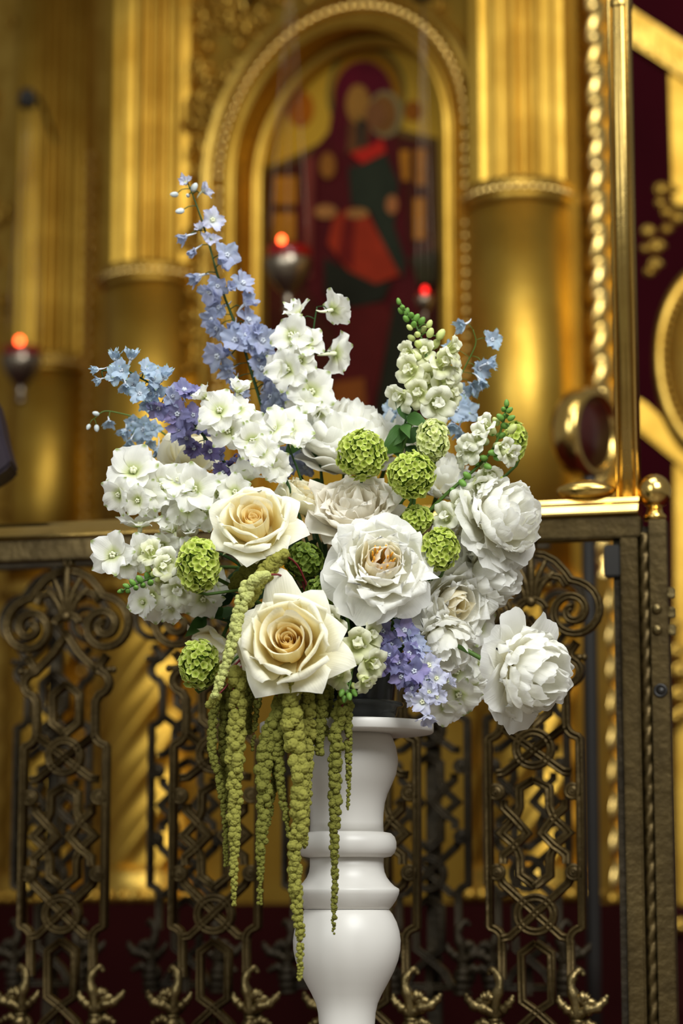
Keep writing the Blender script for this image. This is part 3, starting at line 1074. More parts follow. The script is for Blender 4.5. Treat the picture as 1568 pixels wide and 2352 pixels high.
flat_piece('gable_board', [(1440, 10), (1700, 178), (1700, 260), (1440, 92)], YC, .06, GOLDC)
for k in range(9):
    x0 = 1462 + k * 26
    y0 = 10 + (x0 - 1440) * .647
    flat_piece('gable_rib', [(x0, y0 + 8), (x0 + 12, y0 + 16), (x0 + 10, y0 + 74), (x0 - 2, y0 + 66)], YC - .014, .016, GOLDC, .003)
flat_piece('case_side', [(1536, 150), (1700, 150), (1700, 470), (1545, 470)], YC + .03, .05, GOLD)
flat_piece('diagonal_brace', [(1440, 905), (1478, 920), (1600, 1030), (1600, 1110), (1560, 1065), (1440, 968)], YC, .05, GOLD)
flat_piece('lower_stile', [(1548, 1050), (1700, 1050), (1700, 2080), (1556, 2080)], YC + .02, .05, GOLD)
flat_piece('case_plinth', [(1540, 2085), (1700, 2085), (1700, 2330), (1540, 2330)], YC - .02, .12, PLINTH)
ec = P(1650, 830, YC - .02)
for rr, th, mt in ((1.0, .020, GOLDC), (.82, .012, GOLDC)):
    v_, f_ = [], []
    obj('oval_frame', mesh_of('oval_frame', *torus_data(M(140, YC) * rr, th, 48, 8, Matrix.Scale(1.6, 4, (0, 1, 0)))), mt, cs, mw=Matrix.Translation(ec) @ Matrix.Rotation(PI / 2, 4, 'X'))
obj('oval_panel', mesh_of('oval_panel', *lathe_data([(M(134, YC), 0), (M(134, YC), .012)], 48)), GOLDC, cs, mw=Matrix.Translation(ec) @ Matrix.Rotation(PI / 2, 4, 'X') @ Matrix.Scale(1.6, 4, (0, 1, 0)))
pe = mesh_of('pearl_bead', *sphere_data(.011, nu=8, nv=6))
for k in range(64):
    a = 2 * PI * k / 64
    obj('pearl_bead', pe, GOLDC, cs, mw=Matrix.Translation(ec + Vector((M(127, YC) * math.cos(a), -.02, 1.6 * M(127, YC) * math.sin(a)))))
for px, py, r in ((1517, 440, 22), (1545, 440, 15), (1515, 470, 16), (1530, 492, 18), (1556, 505, 20), (1486, 536, 20), (1506, 571, 23), (1480, 575, 14), (1502, 612, 20), (1490, 628, 16), (1530, 530, 16), (1552, 1500, 22), (1560, 1545, 26), (1556, 1600, 24), (1548, 1650, 20), (1565, 1640, 20), (1562, 2130, 22), (1550, 1440, 16)):
    c = P(px, py, YC - .03)
    rr = M(r, YC)
    pts = [c + Vector((rr * .8 * math.cos(i * .55) * (1 - i / 16), -.012 * i / 8, rr * .8 * math.sin(i * .55) * (1 - i / 16))) for i in range(13)]
    obj('carved_scroll', MB().add(tube_data(pts, [rr * .38] * 13, 7)).add(sphere_data(rr * .62, tuple(c + Vector((0, -.012, 0))), 10, 8)).mesh('carved_scroll'), GOLDC, cs, mw=Mi)

# dark cloth covered stand whose corner shows at the left edge ------------------
YG = 4.70
gp = [(-300, 800), (-40, 880), (-14, 905), (-2, 950), (8, 1000), (18, 1035), (26, 1062), (20, 1072), (2, 1086), (-40, 1110), (-300, 1210)]
ds_ = thing('draped_stand', 'corner of a stand covered in dark purple cloth at the left edge', 'stand', (P(-170, 2080, YG).x, YG + .06, .30))
bm = bmesh.new()
vs = [bm.verts.new(P(a, b, YG)) for a, b in gp]
f_ = bm.faces.new(vs)
r_ = bmesh.ops.extrude_face_region(bm, geom=[f_])
for q in r_['geom']:
    if isinstance(q, bmesh.types.BMVert):
        q.co.y += .12
bmesh.ops.recalc_face_normals(bm, faces=bm.faces[:])
bmesh.ops.bevel(bm, geom=bm.edges[:], offset=.006, segments=3, affect='EDGES')
me = bpy.data.meshes.new('cloth_top')
bm.to_mesh(me)
bm.free()
obj('cloth_top', me, CLOTH, ds_, mw=Matrix.Identity(4))
zt_ = P(-170, 1120, YG).z - .30
obj('stand_leg', mesh_of('stand_leg', *lathe_data([(.11, 0), (.11, .02), (.03, .05), (.022, .2), (.022, zt_)], 20)), IRON, ds_, local=Matrix.Identity(4))

# ------------------------------------------------------------------ pedestal, saucer, pot
YP = 4.2
PXC = 796


def pz(py):
    return P(PXC, py, YP).z


px0 = P(PXC, 1700, YP).x
ped = thing('pedestal', 'white painted turned wooden flower pedestal under the bouquet', 'pedestal', (px0, YP, 0))
pm = lambda r: M(r, YP)
obj('top_disc', mesh_of('top_disc', *lathe_data([(.001, pz(1686)), (pm(170), pz(1687)), (pm(196), pz(1685)), (pm(199), pz(1682)), (pm(199.5), pz(1664)), (pm(197), pz(1661)), (.001, pz(1660))], 64)), WHITE, ped, local=I4)
prof = [(99, 1686), (106, 1697), (113, 1716), (117, 1740), (117, 1755), (113, 1778), (103, 1802), (93, 1824), (87, 1844), (84, 1866), (83, 1890), (84, 1911)]
obj('upper_vase', mesh_of('upper_vase', *lathe_data([(pm(r), pz(y)) for r, y in reversed(prof)], 64)), WHITE, ped, local=I4)
prof = [(86, 1911), (101, 1914), (109, 1922), (113, 1934), (113, 1947), (109, 1959), (101, 1967), (86, 1970)]
obj('ring', mesh_of('ring', *lathe_data([(pm(r), pz(y)) for r, y in reversed(prof)], 64)), WHITE, ped, local=I4)
prof = [(84, 1969), (84, 1990), (86, 2003), (91, 2015), (99, 2026), (108, 2035), (118, 2041), (119.5, 2045), (118, 2054), (112, 2068), (104, 2080), (97, 2088)]
obj('flared_collar', mesh_of('flared_collar', *lathe_data([(pm(r), pz(y)) for r, y in reversed(prof)], 64)), WHITE, ped, local=I4)
prof = [(96, 2089), (104, 2100), (113, 2118), (119, 2138), (122, 2160), (121, 2182), (116, 2206), (107, 2230), (94, 2256), (80, 2282), (70, 2304), (65, 2326), (63, 2352), (64, 2400)]
obj('bulb', mesh_of('bulb', *lathe_data([(pm(r), pz(y)) for r, y in reversed(prof)], 64)), WHITE, ped, local=I4)
zl = pz(2400)
obj('lower_shaft', mesh_of('lower_shaft', *lathe_data([(.15, 0), (.15, .03), (.13, .045), (.11, .06), (.085, .09), (.06, .14), (.052, .2), (.062, .28), (.058, .36), (pm(64), zl)], 64)), WHITE, ped, local=I4)
ztop = pz(1660)
sau = thing('saucer', 'smoked glass saucer under the black flower pot', 'saucer', (px0, YP, ztop))
sp_ = lambda y: pz(y) - ztop
obj('dish', mesh_of('dish', *lathe_data([(pm(104), .0005), (pm(112), sp_(1651)), (pm(116), sp_(1640)), (pm(118), sp_(1626)), (pm(130), sp_(1624)), (pm(132), sp_(1619)), (pm(130), sp_(1615)), (pm(114), sp_(1616)), (pm(110), sp_(1640)), (pm(104), sp_(1650))], 64)), SAUCER, sau, local=I4)
pot = thing('flower_pot', 'black glazed flower pot holding the bouquet', 'pot', (px0, YP, ztop + .008))
pp_ = lambda y: pz(y) - ztop - .008
obj('body', mesh_of('body', *lathe_data([(pm(98), 0), (pm(106), pp_(1640)), (pm(110), pp_(1612)), (pm(114), pp_(1570)), (pm(119), pp_(1500)), (pm(124), pp_(1478)), (pm(124), pp_(1470)), (pm(112), pp_(1472)), (pm(108), pp_(1560)), (.001, pp_(1570))], 56)), POT, pot, local=I4)
FZ = pz(1480)
fo = thing('floral_foam', 'dark green floral foam block inside the pot, hidden by blooms', 'foam', (px0, YP, pz(1560)))
obj('foam_block', mesh_of('foam_block', *lathe_data([(pm(100), 0), (pm(102), .05), (pm(96), .085), (pm(60), .11), (.001, .115)], 24)), FOAM, fo, local=I4)
#@@FLOWERS
# ------------------------------------------------------------------ bouquet: materials
cream = lambda *s: [(p, lin(c)) for p, c in s]
ROSE_OUT = petal_mat('rose_outer_petal', cream((0, (246, 234, 160)), (.5, (253, 249, 220)), (1, (254, 252, 238))), .34)
ROSE_MID = petal_mat('rose_middle_petal', cream((0, (244, 208, 104)), (.5, (252, 240, 190)), (1, (254, 250, 228))), .34)
ROSE_IN = petal_mat('rose_heart_petal', cream((0, (238, 178, 74)), (.55, (252, 224, 140)), (1, (254, 243, 200))), .34)
PEONY = petal_mat('white_peony_petal', cream((0, (246, 238, 192)), (.35, (252, 251, 240)), (1, (254, 254, 251))), .48)
PEONYIN = petal_mat('peony_heart_petal', cream((0, (240, 200, 104)), (.4, (252, 240, 200)), (1, (253, 250, 236))), .42)
PEONYB = petal_mat('blush_peony_petal', cream((0, (236, 224, 190)), (.4, (251, 246, 232)), (.97, (253, 250, 240)), (1, (250, 238, 230))), .48)
STAMEN = plain('stamen', lin((240, 176, 60)), .5, .3, .3, 80)
WDEL = petal_mat('white_delphinium_petal', cream((0, (150, 168, 60)), (.2, (224, 230, 176)), (.42, (251, 251, 240)), (1, (253, 253, 250))), .42, tip=lin((168, 184, 108)))
BDEL = petal_mat('blue_delphinium_petal', cream((0, (226, 230, 240)), (.4, (188, 196, 222)), (1, (176, 186, 218))), .40, var=.14, hue=.012)
LDEL = petal_mat('pale_blue_delphinium_petal', cream((0, (228, 236, 240)), (.4, (192, 210, 228)), (1, (180, 202, 224))), .36, var=.14, hue=.012, tip=lin((150, 170, 130)))
PDEL = petal_mat('violet_delphinium_petal', cream((0, (200, 200, 224)), (.4, (156, 152, 198)), (1, (154, 152, 202))), .38, var=.22, hue=.02)
DDEL = petal_mat('dark_violet_delphinium_petal', cream((0, (140, 130, 160)), (.4, (110, 98, 146)), (1, (118, 110, 160))), .3, var=.2)
VDEL = petal_mat('lavender_white_delphinium_petal', cream((0, (214, 222, 200)), (.4, (222, 224, 236)), (1, (206, 208, 236))), .36, var=.1)
EYEW = plain('floret_eye', lin((226, 228, 196)), .6, .2, .3, 200)
EYEB = plain('blue_floret_eye', lin((206, 212, 222)), .6, .2, .3, 200)
SNAP = petal_mat('snapdragon_petal', cream((0, (206, 216, 140)), (.5, (232, 234, 190)), (1, (244, 244, 222))), .34)
SNAPW = petal_mat('pale_snapdragon_petal', cream((0, (220, 226, 170)), (.5, (240, 241, 216)), (1, (248, 248, 236))), .34)
SNAPT = plain('snapdragon_throat', lin((226, 230, 176)), .6, .2, .1, 40)
BUDY = plain('yellow_green_bud', lin((196, 206, 130)), .5, .3, .12, 60)
BUDG = plain('green_bud', lin((104, 146, 62)), .5, .3, .2, 60)
BUDB = plain('pale_blue_bud', lin((206, 214, 214)), .5, .3, .15, 60)
VIB = petal_mat('viburnum_floret', cream((0, (120, 140, 34)), (.4, (178, 198, 70)), (1, (222, 232, 132))), .3, var=.16, vein=0)
VIBP = petal_mat('pale_viburnum_floret', cream((0, (150, 166, 66)), (.35, (216, 226, 138)), (1, (240, 244, 188))), .3, var=.12, vein=0)
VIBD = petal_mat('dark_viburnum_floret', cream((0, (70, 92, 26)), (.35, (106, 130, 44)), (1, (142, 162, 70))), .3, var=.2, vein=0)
VIBC = plain('viburnum_core', lin((84, 108, 30)), .8, .1, .2, 60)
AMA = plain('amaranth_bobble', lin((138, 136, 64)), .9, .1, .3, 5)
AMAD = plain('dark_amaranth_bobble', lin((112, 112, 50)), .9, .1, .3, 5)
AMAL = plain('pale_amaranth_bobble', lin((180, 184, 112)), .9, .1, .25, 5)
LEAF = petal_mat('leaf', cream((0, (52, 84, 34)), (.5, (62, 100, 42)), (1, (74, 110, 50))), .2, var=.25)
LEAFD = petal_mat('dark_leaf', cream((0, (28, 52, 24)), (.5, (34, 62, 30)), (1, (46, 74, 36))), .15, var=.25)

POTC = Vector((px0, YP, pz(1500)))


def head_thing(name, label, cat, c, axis, group=None, stem=STEM, sr=.0032, bend=None, stemlen=.06, base=None):
    """a cut bloom: Empty at the foot of its stem in the pot, with the stem leading up to the head at c"""
    k = Vector((rnd.uniform(-.05, .05), rnd.uniform(-.05, .05), 0))
    foot = (base if base is not None else POTC + k)
    t = thing(name, label, cat, foot, group)
    ax = Vector(axis).normalized()
    p = [foot, foot.lerp(c, .5) + (bend or Vector((0, 0, .03))), c - ax * stemlen, c]
    obj('stem', mesh_of('stem', *tube_data(spline(p, 14), sr, 6)), stem, t, mw=Matrix.Identity(4))
    return t


# ------------------------------------------------------------------ roses
def rose(px, py, Y, rpx, axis, label, seed, roll=0., outer=None, close=0.0, mats=None, hearts=15):
    """outer: list of (angle in degrees as seen from the front, length, half width) in units of the head radius"""
    r = random.Random(seed)
    c = P(px, py, Y)
    R = M(rpx, Y)
    ax = Vector(axis).normalized()
    t = head_thing('rose', label, 'rose', c - ax * R * .3, axis, 'cream roses in the bouquet')
    # local frame whose x axis points right and y axis up as the viewer sees the bloom
    zx = Vector((1, 0, 0)) - ax * ax.x
    zx.normalize()
    zy = ax.cross(zx)
    fm = Matrix.Translation(c) @ Matrix(((zx.x, zy.x, ax.x, 0), (zx.y, zy.y, ax.y, 0), (zx.z, zy.z, ax.z, 0), (0, 0, 0, 1)))
    for i in range(hearts):
        q = i / (hearts - 1)
        rm = R * (.045 + .40 * q ** 1.1)
        tz = R * (.30 + .20 * q)
        cv = [(rm * .35, -.36 * R), (rm * .92, -.16 * R), (rm * 1.02, .10 * R), (rm * .98, tz * .8), (rm * (1.04 + .10 * q), tz)]
        W = rm * r.uniform(1.15, 1.45) * (1.1 - .25 * q) + .02 * R
        me = petal_mesh('petal', cv, W, (1 / rm, .92 / rm), 13, 9, base=.6, wmax=.7, tipe=.10 + .06 * q, tipk=2.2, ruffle=R * .022, rf=.8, seed=seed * 100 + i, spiral=rm * .20)
        obj('petal', me, ROSE_IN if q < .62 else ROSE_MID, t, mw=fm @ Matrix.Rotation(i * 2.39996 + roll, 4, 'Z'))
    nm = 10
    for i in range(nm):
        q = i / (nm - 1)
        rm = R * (.50 + .24 * q)
        cv = [(.10 * R, -.36 * R), (rm * .72, -.24 * R), (rm * .98, .08 * R - .06 * q * R), (rm * 1.03, R * (.40 - .14 * q)), (rm * (1.10 + .06 * q - .3 * close), R * (.50 - .22 * q + .2 * close)), (rm * (1.17 + .07 * q - .5 * close), R * (.46 - .28 * q + .3 * close))]
        me = petal_mesh('petal', cv, R * (.44 + .10 * q) * r.uniform(.9, 1.1), (1 / rm, .45 / rm), 13, 11, base=.5, wmax=.7, tipe=.26, tipk=1.8, point=.05, ruffle=R * .04, rf=1.1, roll=R * .12, seed=seed * 100 + 30 + i, spiral=R * .03)
        obj('petal', me, ROSE_MID if q < .4 else ROSE_OUT, t, mw=fm @ Matrix.Rotation(i * 2.39996 + roll + .4, 4, 'Z') @ Matrix.Rotation(r.uniform(-.06, .06), 4, 'Y'))
    if outer is None:
        outer = [(k * 72 + r.uniform(-12, 12), r.uniform(1.0, 1.15), .58) for k in range(5)]
    for i, (ang, ln, wd) in enumerate(outer):
        cv = [(.10 * R, -.38 * R), (.50 * R, -.32 * R), (.70 * R * (.6 + .4 * ln), (-.06 + .3 * close) * R), (.90 * R * ln * (1 - .25 * close), (.05 + .6 * close) * R), (1.04 * R * ln * (1 - .3 * close), (-.04 + .75 * close) * R)]
        me = petal_mesh('outer_petal', cv, R * wd, (.8 / R, .25 / R), 13, 12, base=.55, wmax=.5, tipe=.62, tipk=1.15, point=.06, ruffle=R * .025, rf=1.0, roll=R * .20, seed=seed * 100 + 60 + i)
        obj('outer_petal', me, ROSE_OUT, t, mw=fm @ Matrix.Rotation(math.radians(ang), 4, 'Z') @ Matrix.Translation((0, 0, -.03 * R * (i % 2))))
    for k in range(5):
        obj('sepal', petal_mesh('sepal', [(.0, -.46 * R), (.16 * R, -.42 * R), (.3 * R, -.40 * R), (.42 * R, -.46 * R)], R * .08, (0, 0), 3, 5, base=.8, wmax=.4, tipe=.1), STEM, t, mw=fm @ Matrix.Rotation(k * 2 * PI / 5, 4, 'Z'))
    return t


rose(664, 1478, 3.97, 122, (-.10, -.96, .24), 'largest cream rose, wide open, front and centre above the hanging tassels', 11, .5,
     [(99, 1.52, .52), (60, 1.18, .56), (14, 1.05, .60), (-20, 1.26, .56), (-58, 1.10, .58), (-122, 1.14, .62), (160, 1.16, .70), (128, 1.0, .56)])
rose(584, 1205, 4.03, 100, (-.06, -.88, .46), 'open cream rose with apricot heart below the white delphiniums', 23, 1.4,
     [(32, 1.16, .62), (-12, 1.24, .58), (82, 1.10, .62), (150, 1.18, .62), (212, 1.10, .66), (262, 1.08, .66), (312, 1.05, .6)])
rose(690, 1148, 4.13, 66, (.42, -.46, .78), 'small cream garden rose tucked behind the apricot hearted rose', 31, .2, None, .45)
rose(436, 1046, 4.22, 78, (.10, -.34, .93), 'ivory rose seen from the side under the violet delphinium', 37, .2, None, .75)
rose(492, 1490, 4.22, 70, (-.55, -.25, -.80), 'shaded cream rose turned away at the lower left', 41, .9)
rose(415, 1215, 4.18, 50, (-.3, -.5, .8), 'half hidden white rose above the left green snowball flower', 43, .9, None, .5)


# ------------------------------------------------------------------ peonies
def peony(px, py, Y, rpx, axis, label, seed, n=46, guard=9, kind='cup', mat=PEONY, matin=PEONYIN, stamens=True, roll=0., droop=0., thmax=95, guard_r=1.0):
    r = random.Random(seed)
    c = P(px, py, Y)
    R = M(rpx, Y)
    ax = Vector(axis).normalized()
    t = head_thing('peony', label, 'peony', c - ax * R * .35, axis, 'white peonies in the bouquet', sr=.004)
    fm = frame_z(c, axis, roll)
    for k in range(guard):
        gl = guard_r * r.uniform(.9, 1.1)
        dr = droop * r.uniform(.6, 1.2)
        cv = [(.05 * R, -.35 * R), (.45 * R * gl, -.33 * R), (.8 * R * gl, (-.12 - .3 * dr) * R), (1.08 * R * gl, (-.05 - .7 * dr) * R)]
        me = petal_mesh('guard_petal', cv, R * r.uniform(.42, .55), (1.2 / R, .4 / R), 13, 11, base=.35, wmax=.75, tipe=.32, tipk=2.8, notch=r.choice((0, .03, .07)), ruffle=R * .09, rf=1.3, jag=.07, seed=seed * 100 + k)
        obj('guard_petal', me, mat, t, mw=fm @ Matrix.Rotation(k * 2 * PI / guard * (1.0) + r.uniform(-.2, .2), 4, 'Z') @ Matrix.Rotation(r.uniform(-.12, .12), 4, 'Y'))
    for i in range(n):
        q = (i + .5) / n
        if kind == 'cup':
            # open bowl: inner petals upright round the stamens, outer ones wide
            q2 = .06 + .94 * q ** .85
            op = q2
            cv = [(.10 * R, -.30 * R), (R * (.10 + .50 * op), R * (-.14 - .05 * q)), (R * (.10 + .74 * op), R * (.20 - .10 * q)), (R * (.04 + .84 * op), R * (.50 - .30 * q)), (R * (-.02 + .90 * op + .06 * q), R * (.60 - .52 * q))]
            W = R * (.27 + .26 * q) * r.uniform(.85, 1.2)
            cup = (1.2 / (R * (.2 + .6 * op)), 1.0 / (R * (.3 + .8 * op)))
        else:
            th = math.radians(4 + (thmax - 4) * q ** .75)
            rt, ht = math.sin(th), math.cos(th)
            k2 = r.uniform(.9, 1.08)
            cv = [(.04 * R, -.30 * R), (R * (.12 + .50 * rt) * k2, R * (-.05 + .10 * ht)), (R * (.10 + .85 * rt) * k2, R * (.10 + .50 * ht)), (R * (.96 * rt) * k2, R * (.12 + .82 * ht)), (R * (.86 * rt + .02) * k2, R * (.16 + .92 * ht))]
            W = R * (.24 + .20 * q) * r.uniform(.75, 1.3)
            cup = (.8 / R, 1.6 / R)
        me = petal_mesh('petal', cv, W, cup, 15, 10, base=.35, wmax=.8, tipe=.26, tipk=3.0, notch=r.choice((0, .03, .06)), ruffle=R * (.05 if kind == 'cup' else .075), rf=r.choice((1.2, 1.8)), jag=.11 if kind == 'cup' else .15, seed=seed * 100 + 50 + i, asym=r.uniform(-.25, .25))
        phi = i * 2.39996 + r.uniform(-.25, .25)
        mt = matin if (kind == 'cup' and q < .3) else mat
        obj('petal', me, mt, t, mw=fm @ Matrix.Rotation(phi, 4, 'Z') @ Matrix.Rotation(r.uniform(-.18, .18), 4, 'Y') @ Matrix.Rotation(r.uniform(-.15, .15), 4, 'X'))
    if stamens:
        sm = mesh_of('stamen', *tube_data(spline([Vector((0, 0, 0)), Vector((.012, 0, R * .25)), Vector((.02, 0, R * .5))], 5), [.0009, .0009, .001, .002, .0014], 5))
        for k in range(16):
            obj('stamen', sm, STAMEN, t, mw=fm @ Matrix.Translation((0, 0, -.02 * R)) @ Matrix.Rotation(k * 2.4, 4, 'Z') @ Matrix.Translation((R * .16 * math.sqrt(k / 26), 0, 0)) @ Matrix.Rotation(.1 * k / 26 - .25, 4, 'Y'))
    return t


peony(872, 1298, 4.0, 116, (.10, -.93, .22), 'big white peony in the middle with orange stamens showing', 51, 32, 11, 'cup', droop=.35, guard_r=1.06)
peony(818, 1174, 4.10, 110, (-.10, -.78, .60), 'ivory blush peony tucked directly behind the middle peony', 53, 28, 9, 'cup', PEONYB, PEONYB, False, droop=.1)
peony(796, 1040, 4.20, 118, (.10, -.42, .90), 'white peony at the back under the green snowball flower, seen from the side', 57, 36, 10, 'ball', stamens=False, thmax=80)
peony(1142, 1195, 4.10, 100, (.62, -.70, .22), 'ruffled white peony on the right above the railing cap', 59, 42, 10, 'ball', stamens=False, droop=.2, guard_r=1.22)
peony(1206, 1542, 4.02, 106, (.68, -.66, -.26), 'white peony hanging out on the far right, lowest of the peonies', 61, 38, 10, 'ball', stamens=False, droop=.30, guard_r=1.24)
peony(1040, 1385, 4.12, 98, (.35, -.80, -.15), 'creamy white peony tucked right of the middle peony', 67, 28, 9, 'cup', stamens=False, droop=.3)
peony(1108, 1320, 4.16, 92, (.70, -.55, -.25), 'white peony with hanging petals below the ruffled right peony', 71, 30, 9, 'ball', stamens=False, droop=.5)
peony(1012, 1472, 4.12, 82, (.25, -.70, -.60), 'drooping white peony beside the violet blue delphinium at the bottom', 73, 28, 8, 'ball', stamens=False, droop=.6)
peony(1012, 1112, 4.22, 74, (.30, -.50, .80), 'small white peony behind the two green snowball flowers', 79, 26, 7, 'ball', stamens=False)

# ------------------------------------------------------------------ delphinium florets
FLO = {}


def floret_set(key, mat, eye_mat, bell=0.0, jag=.12, n=3, Wf=.46, eye=.16):
    """sepal meshes of unit length for a floret kind"""
    out = []
    for s in range(n):
        sep = []
        for k in range(3):
            cv = [(.02, 0), (.34 - .16 * bell, .10 + .34 * bell), (.72 - .36 * bell, .20 + .52 * bell), (1.0 - .42 * bell, .16 + .86 * bell)]
            me = petal_mesh('sepal', cv, Wf * (1 - .25 * bell), (.9 + 1.2 * bell, .3 + .8 * bell), 11, 8, base=.22, wmax=.66, tipe=.42, tipk=1.7, point=.08, ruffle=.11, rf=1.9, jag=jag, seed=len(key) * 31 + ord(key[0]) + s * 10 + k)
            me.materials.append(mat)
            sep.append(me)
        m_ = MB()
        rr = random.Random(s)
        for k in range(5):
            a = k * 1.256 + .4
            m_.add(sphere_data(eye * .5, (eye * .62 * math.cos(a), eye * .62 * math.sin(a), .10 + eye * .5), 6, 5, (1, 1, 1.5)))
        m_.add(tube_data(spline([Vector((0, 0, .05)), Vector((-.05, .05, -.25)), Vector((-.16, .12, -.55)), Vector((-.32, .14, -.72))], 7), [.10, .10, .085, .07, .055, .04, .02], 6))
        em = m_.mesh('eye')
        em.materials.append(eye_mat)
        out.append((sep, em))
    FLO[key] = out


random.seed(3)
for key, mt, em, bell in (('white', WDEL, EYEW, 0), ('whitebell', WDEL, EYEW, .6), ('blue', BDEL, EYEB, .12), ('bluebell', BDEL, EYEB, .75), ('pale', LDEL, EYEB, .15), ('palebell', LDEL, EYEB, .75), ('violet', PDEL, EYEB, .2), ('dviolet', DDEL, EYEB, .35), ('lav', VDEL, EYEW, .25), ('lavbell', VDEL, EYEW, .6)):
    floret_set(key, mt, em, bell, jag=.16 if 'white' in key else .30, Wf=.50 if 'white' in key else .42, eye=.13 if 'white' in key else .17)


def floret(t, kind, c, axis, L, seed):
    r = random.Random(seed)
    sep, em = FLO[kind][seed % len(FLO[kind])]
    fm = frame_z(c, axis, r.uniform(0, 6.28), L)
    fl_ = obj('floret', em, None, t, mw=fm)
    for k in range(5):
        obj('sepal', sep[(k + seed) % 3], None, fl_, local=Matrix.Rotation(k * 2 * PI / 5 + r.uniform(-.12, .12), 4, 'Z') @ Matrix.Translation((0, 0, .03 * (k % 2))) @ Matrix.Rotation(r.uniform(-.42, .22), 4, 'Y') @ Matrix.Rotation(r.uniform(-.25, .25), 4, 'X'))
    return fl_


def closest(pts, c):
    return min(pts, key=lambda q: (q - c).length)


BUDM = mesh_of('bud', *lathe_data([(.001, 0), (.30, .12), (.46, .45), (.42, .9), (.25, 1.25), (.001, 1.4)], 9, None, False))


def spire(name, label, cat, group, stem_px, Y0, Y1, items, stem_mat=DSTEM, sr=.0035, facing=(0, -.75, .15), seed=1, out=.6, depth=.028):
    """flower spike: stem_px from the foot to the tip; items = (px, py, r, kind[, axis])"""
    r = random.Random(seed)
    n = len(stem_px)
    pts3 = [P(a, b, Y0 + (Y1 - Y0) * i / (n - 1)) for i, (a, b) in enumerate(stem_px)]
    foot = POTC + Vector((r.uniform(-.06, .06), r.uniform(-.04, .06), 0))
    t = thing(name, label, cat, foot, group)
    full = spline([foot, foot.lerp(pts3[0], .55)] + pts3, 40)
    rad = [sr * (1 - .65 * i / 39) for i in range(40)]
    obj('stem', mesh_of('stem', *tube_data(full, rad, 6)), stem_mat, t, mw=Matrix.Identity(4))
    dense = spline(pts3, 60)
    for i, it in enumerate(items):
        px, py, rp_, kind = it[:4]
        # depth from the nearest point of the stem, pulled towards the viewer in front of it
        k = min(range(60), key=lambda j: (dense[j].x - P(px, py, dense[j].y).x) ** 2 + (dense[j].z - P(px, py, dense[j].y).z) ** 2)
        a = dense[k]
        dy = r.uniform(-depth, depth * .25) if len(it) < 6 else it[5]
        c = P(px, py, a.y + dy)
        L = M(rp_, c.y) * (1.4 if kind == 'budg' else 1.15 if kind.startswith('bud') else (1.14 if 'white' in kind else (1.25 if 'snap' in kind else 1.36)))
        away = (c - a)
        if away.length < 1e-4:
            away = Vector((0, -.01, 0))
        if len(it) >= 5 and it[4]:
            ax = Vector(it[4])
        else:
            ax = away.normalized() * out + Vector(facing) + Vector((r.uniform(-.35, .35), 0, r.uniform(-.35, .3)))
        ax.normalize()
        pet = tube_data(spline([a, a.lerp(c, .5) + Vector((0, 0, .004)), c - ax * L * .3], 5), sr * .32, 4)
        if kind in ('budb', 'budy', 'budg'):
            b = obj('bud', BUDM.copy() if False else BUD[kind], None, t, mw=frame_z(c - ax * L * .7, ax, 0, L))
            obj('pedicel', mesh_of('pedicel', *pet), stem_mat, t, mw=Matrix.Identity(4))
        elif kind.startswith('snap'):
            snap(t, kind, c, ax, L, seed * 100 + i)
        else:
            floret(t, kind, c, ax, L, seed * 100 + i)
            obj('pedicel', mesh_of('pedicel', *pet), stem_mat, t, mw=Matrix.Identity(4))
    return t


BUD = {}
for k_, mt in (('budb', BUDB), ('budy', BUDY), ('budg', BUDG)):
    b_ = BUDM.copy()
    b_.name = 'bud'
    b_.materials.append(mt)
    BUD[k_] = b_

# snapdragon blossoms: pouch with two upper and three lower lobes
SN = {}
for key, mt in (('snap', SNAP), ('snapw', SNAPW)):
    tube_m = mesh_of('throat', *lathe_data([(.12, -.75), (.26, -.6), (.34, -.25), (.36, .0), (.26, .02), (.001, -.1)], 12, lambda a, z: 1 + .12 * math.cos(2 * a)))
    tube_m.materials.append(SNAPT if key == 'snap' else SNAPW)
    lob = []
    for s in range(3):
        me = petal_mesh('lobe', [(.24, -.05), (.44, .30), (.72, .48), (.98, .36)], .44, (1.4, .6), 8, 7, base=.6, wmax=.6, tipe=.32, tipk=2.4, ruffle=.10, rf=1.7, jag=.10, seed=300 + s + (10 if key == 'snapw' else 0), roll=.10)
        me.materials.append(mt)
        lob.append(me)
    SN[key] = (tube_m, lob)


def snap(t, kind, c, ax, L, seed):
    r = random.Random(seed)
    tm, lob = SN[kind]
    b = obj('blossom', tm, None, t, mw=frame_z(c, ax, r.uniform(-.4, .4), L))
    for k, (ang, tilt, sc) in enumerate(((1.15, -.35, 1.0), (2.0, -.35, 1.0), (-1.57, .2, 1.05), (-.55, .1, .92), (-2.6, .1, .92))):
        obj('lobe', lob[(k + seed) % 3], None, b, local=Matrix.Rotation(ang, 4, 'Z') @ Matrix.Rotation(tilt + r.uniform(-.12, .12), 4, 'Y') @ Matrix.Scale(sc, 4))
    for k in range(3):
        obj('lobe', lob[k], None, b, local=Matrix.Rotation(k * 2.1 + .5, 4, 'Z') @ Matrix.Translation((-.10, 0, .06)) @ Matrix.Rotation(-.75, 4, 'Y') @ Matrix.Scale(.68, 4))
    # small green sepals at the foot of the blossom
    obj('calyx', CALYX, None, b, local=Matrix.Translation((0, 0, -.75)))


m_ = MB()
for k in range(5):
    v_, f_, _, _ = petal_data([(.02, 0), (.16, .06), (.26, .22), (.30, .38)], .12, (0, 0), 3, 4, base=.6, wmax=.4, tipe=.3)
    m_.add((v_, f_), Matrix.Rotation(k * 1.2566, 4, 'Z'))
CALYX = m_.mesh('calyx')
CALYX.materials.append(BUDG)

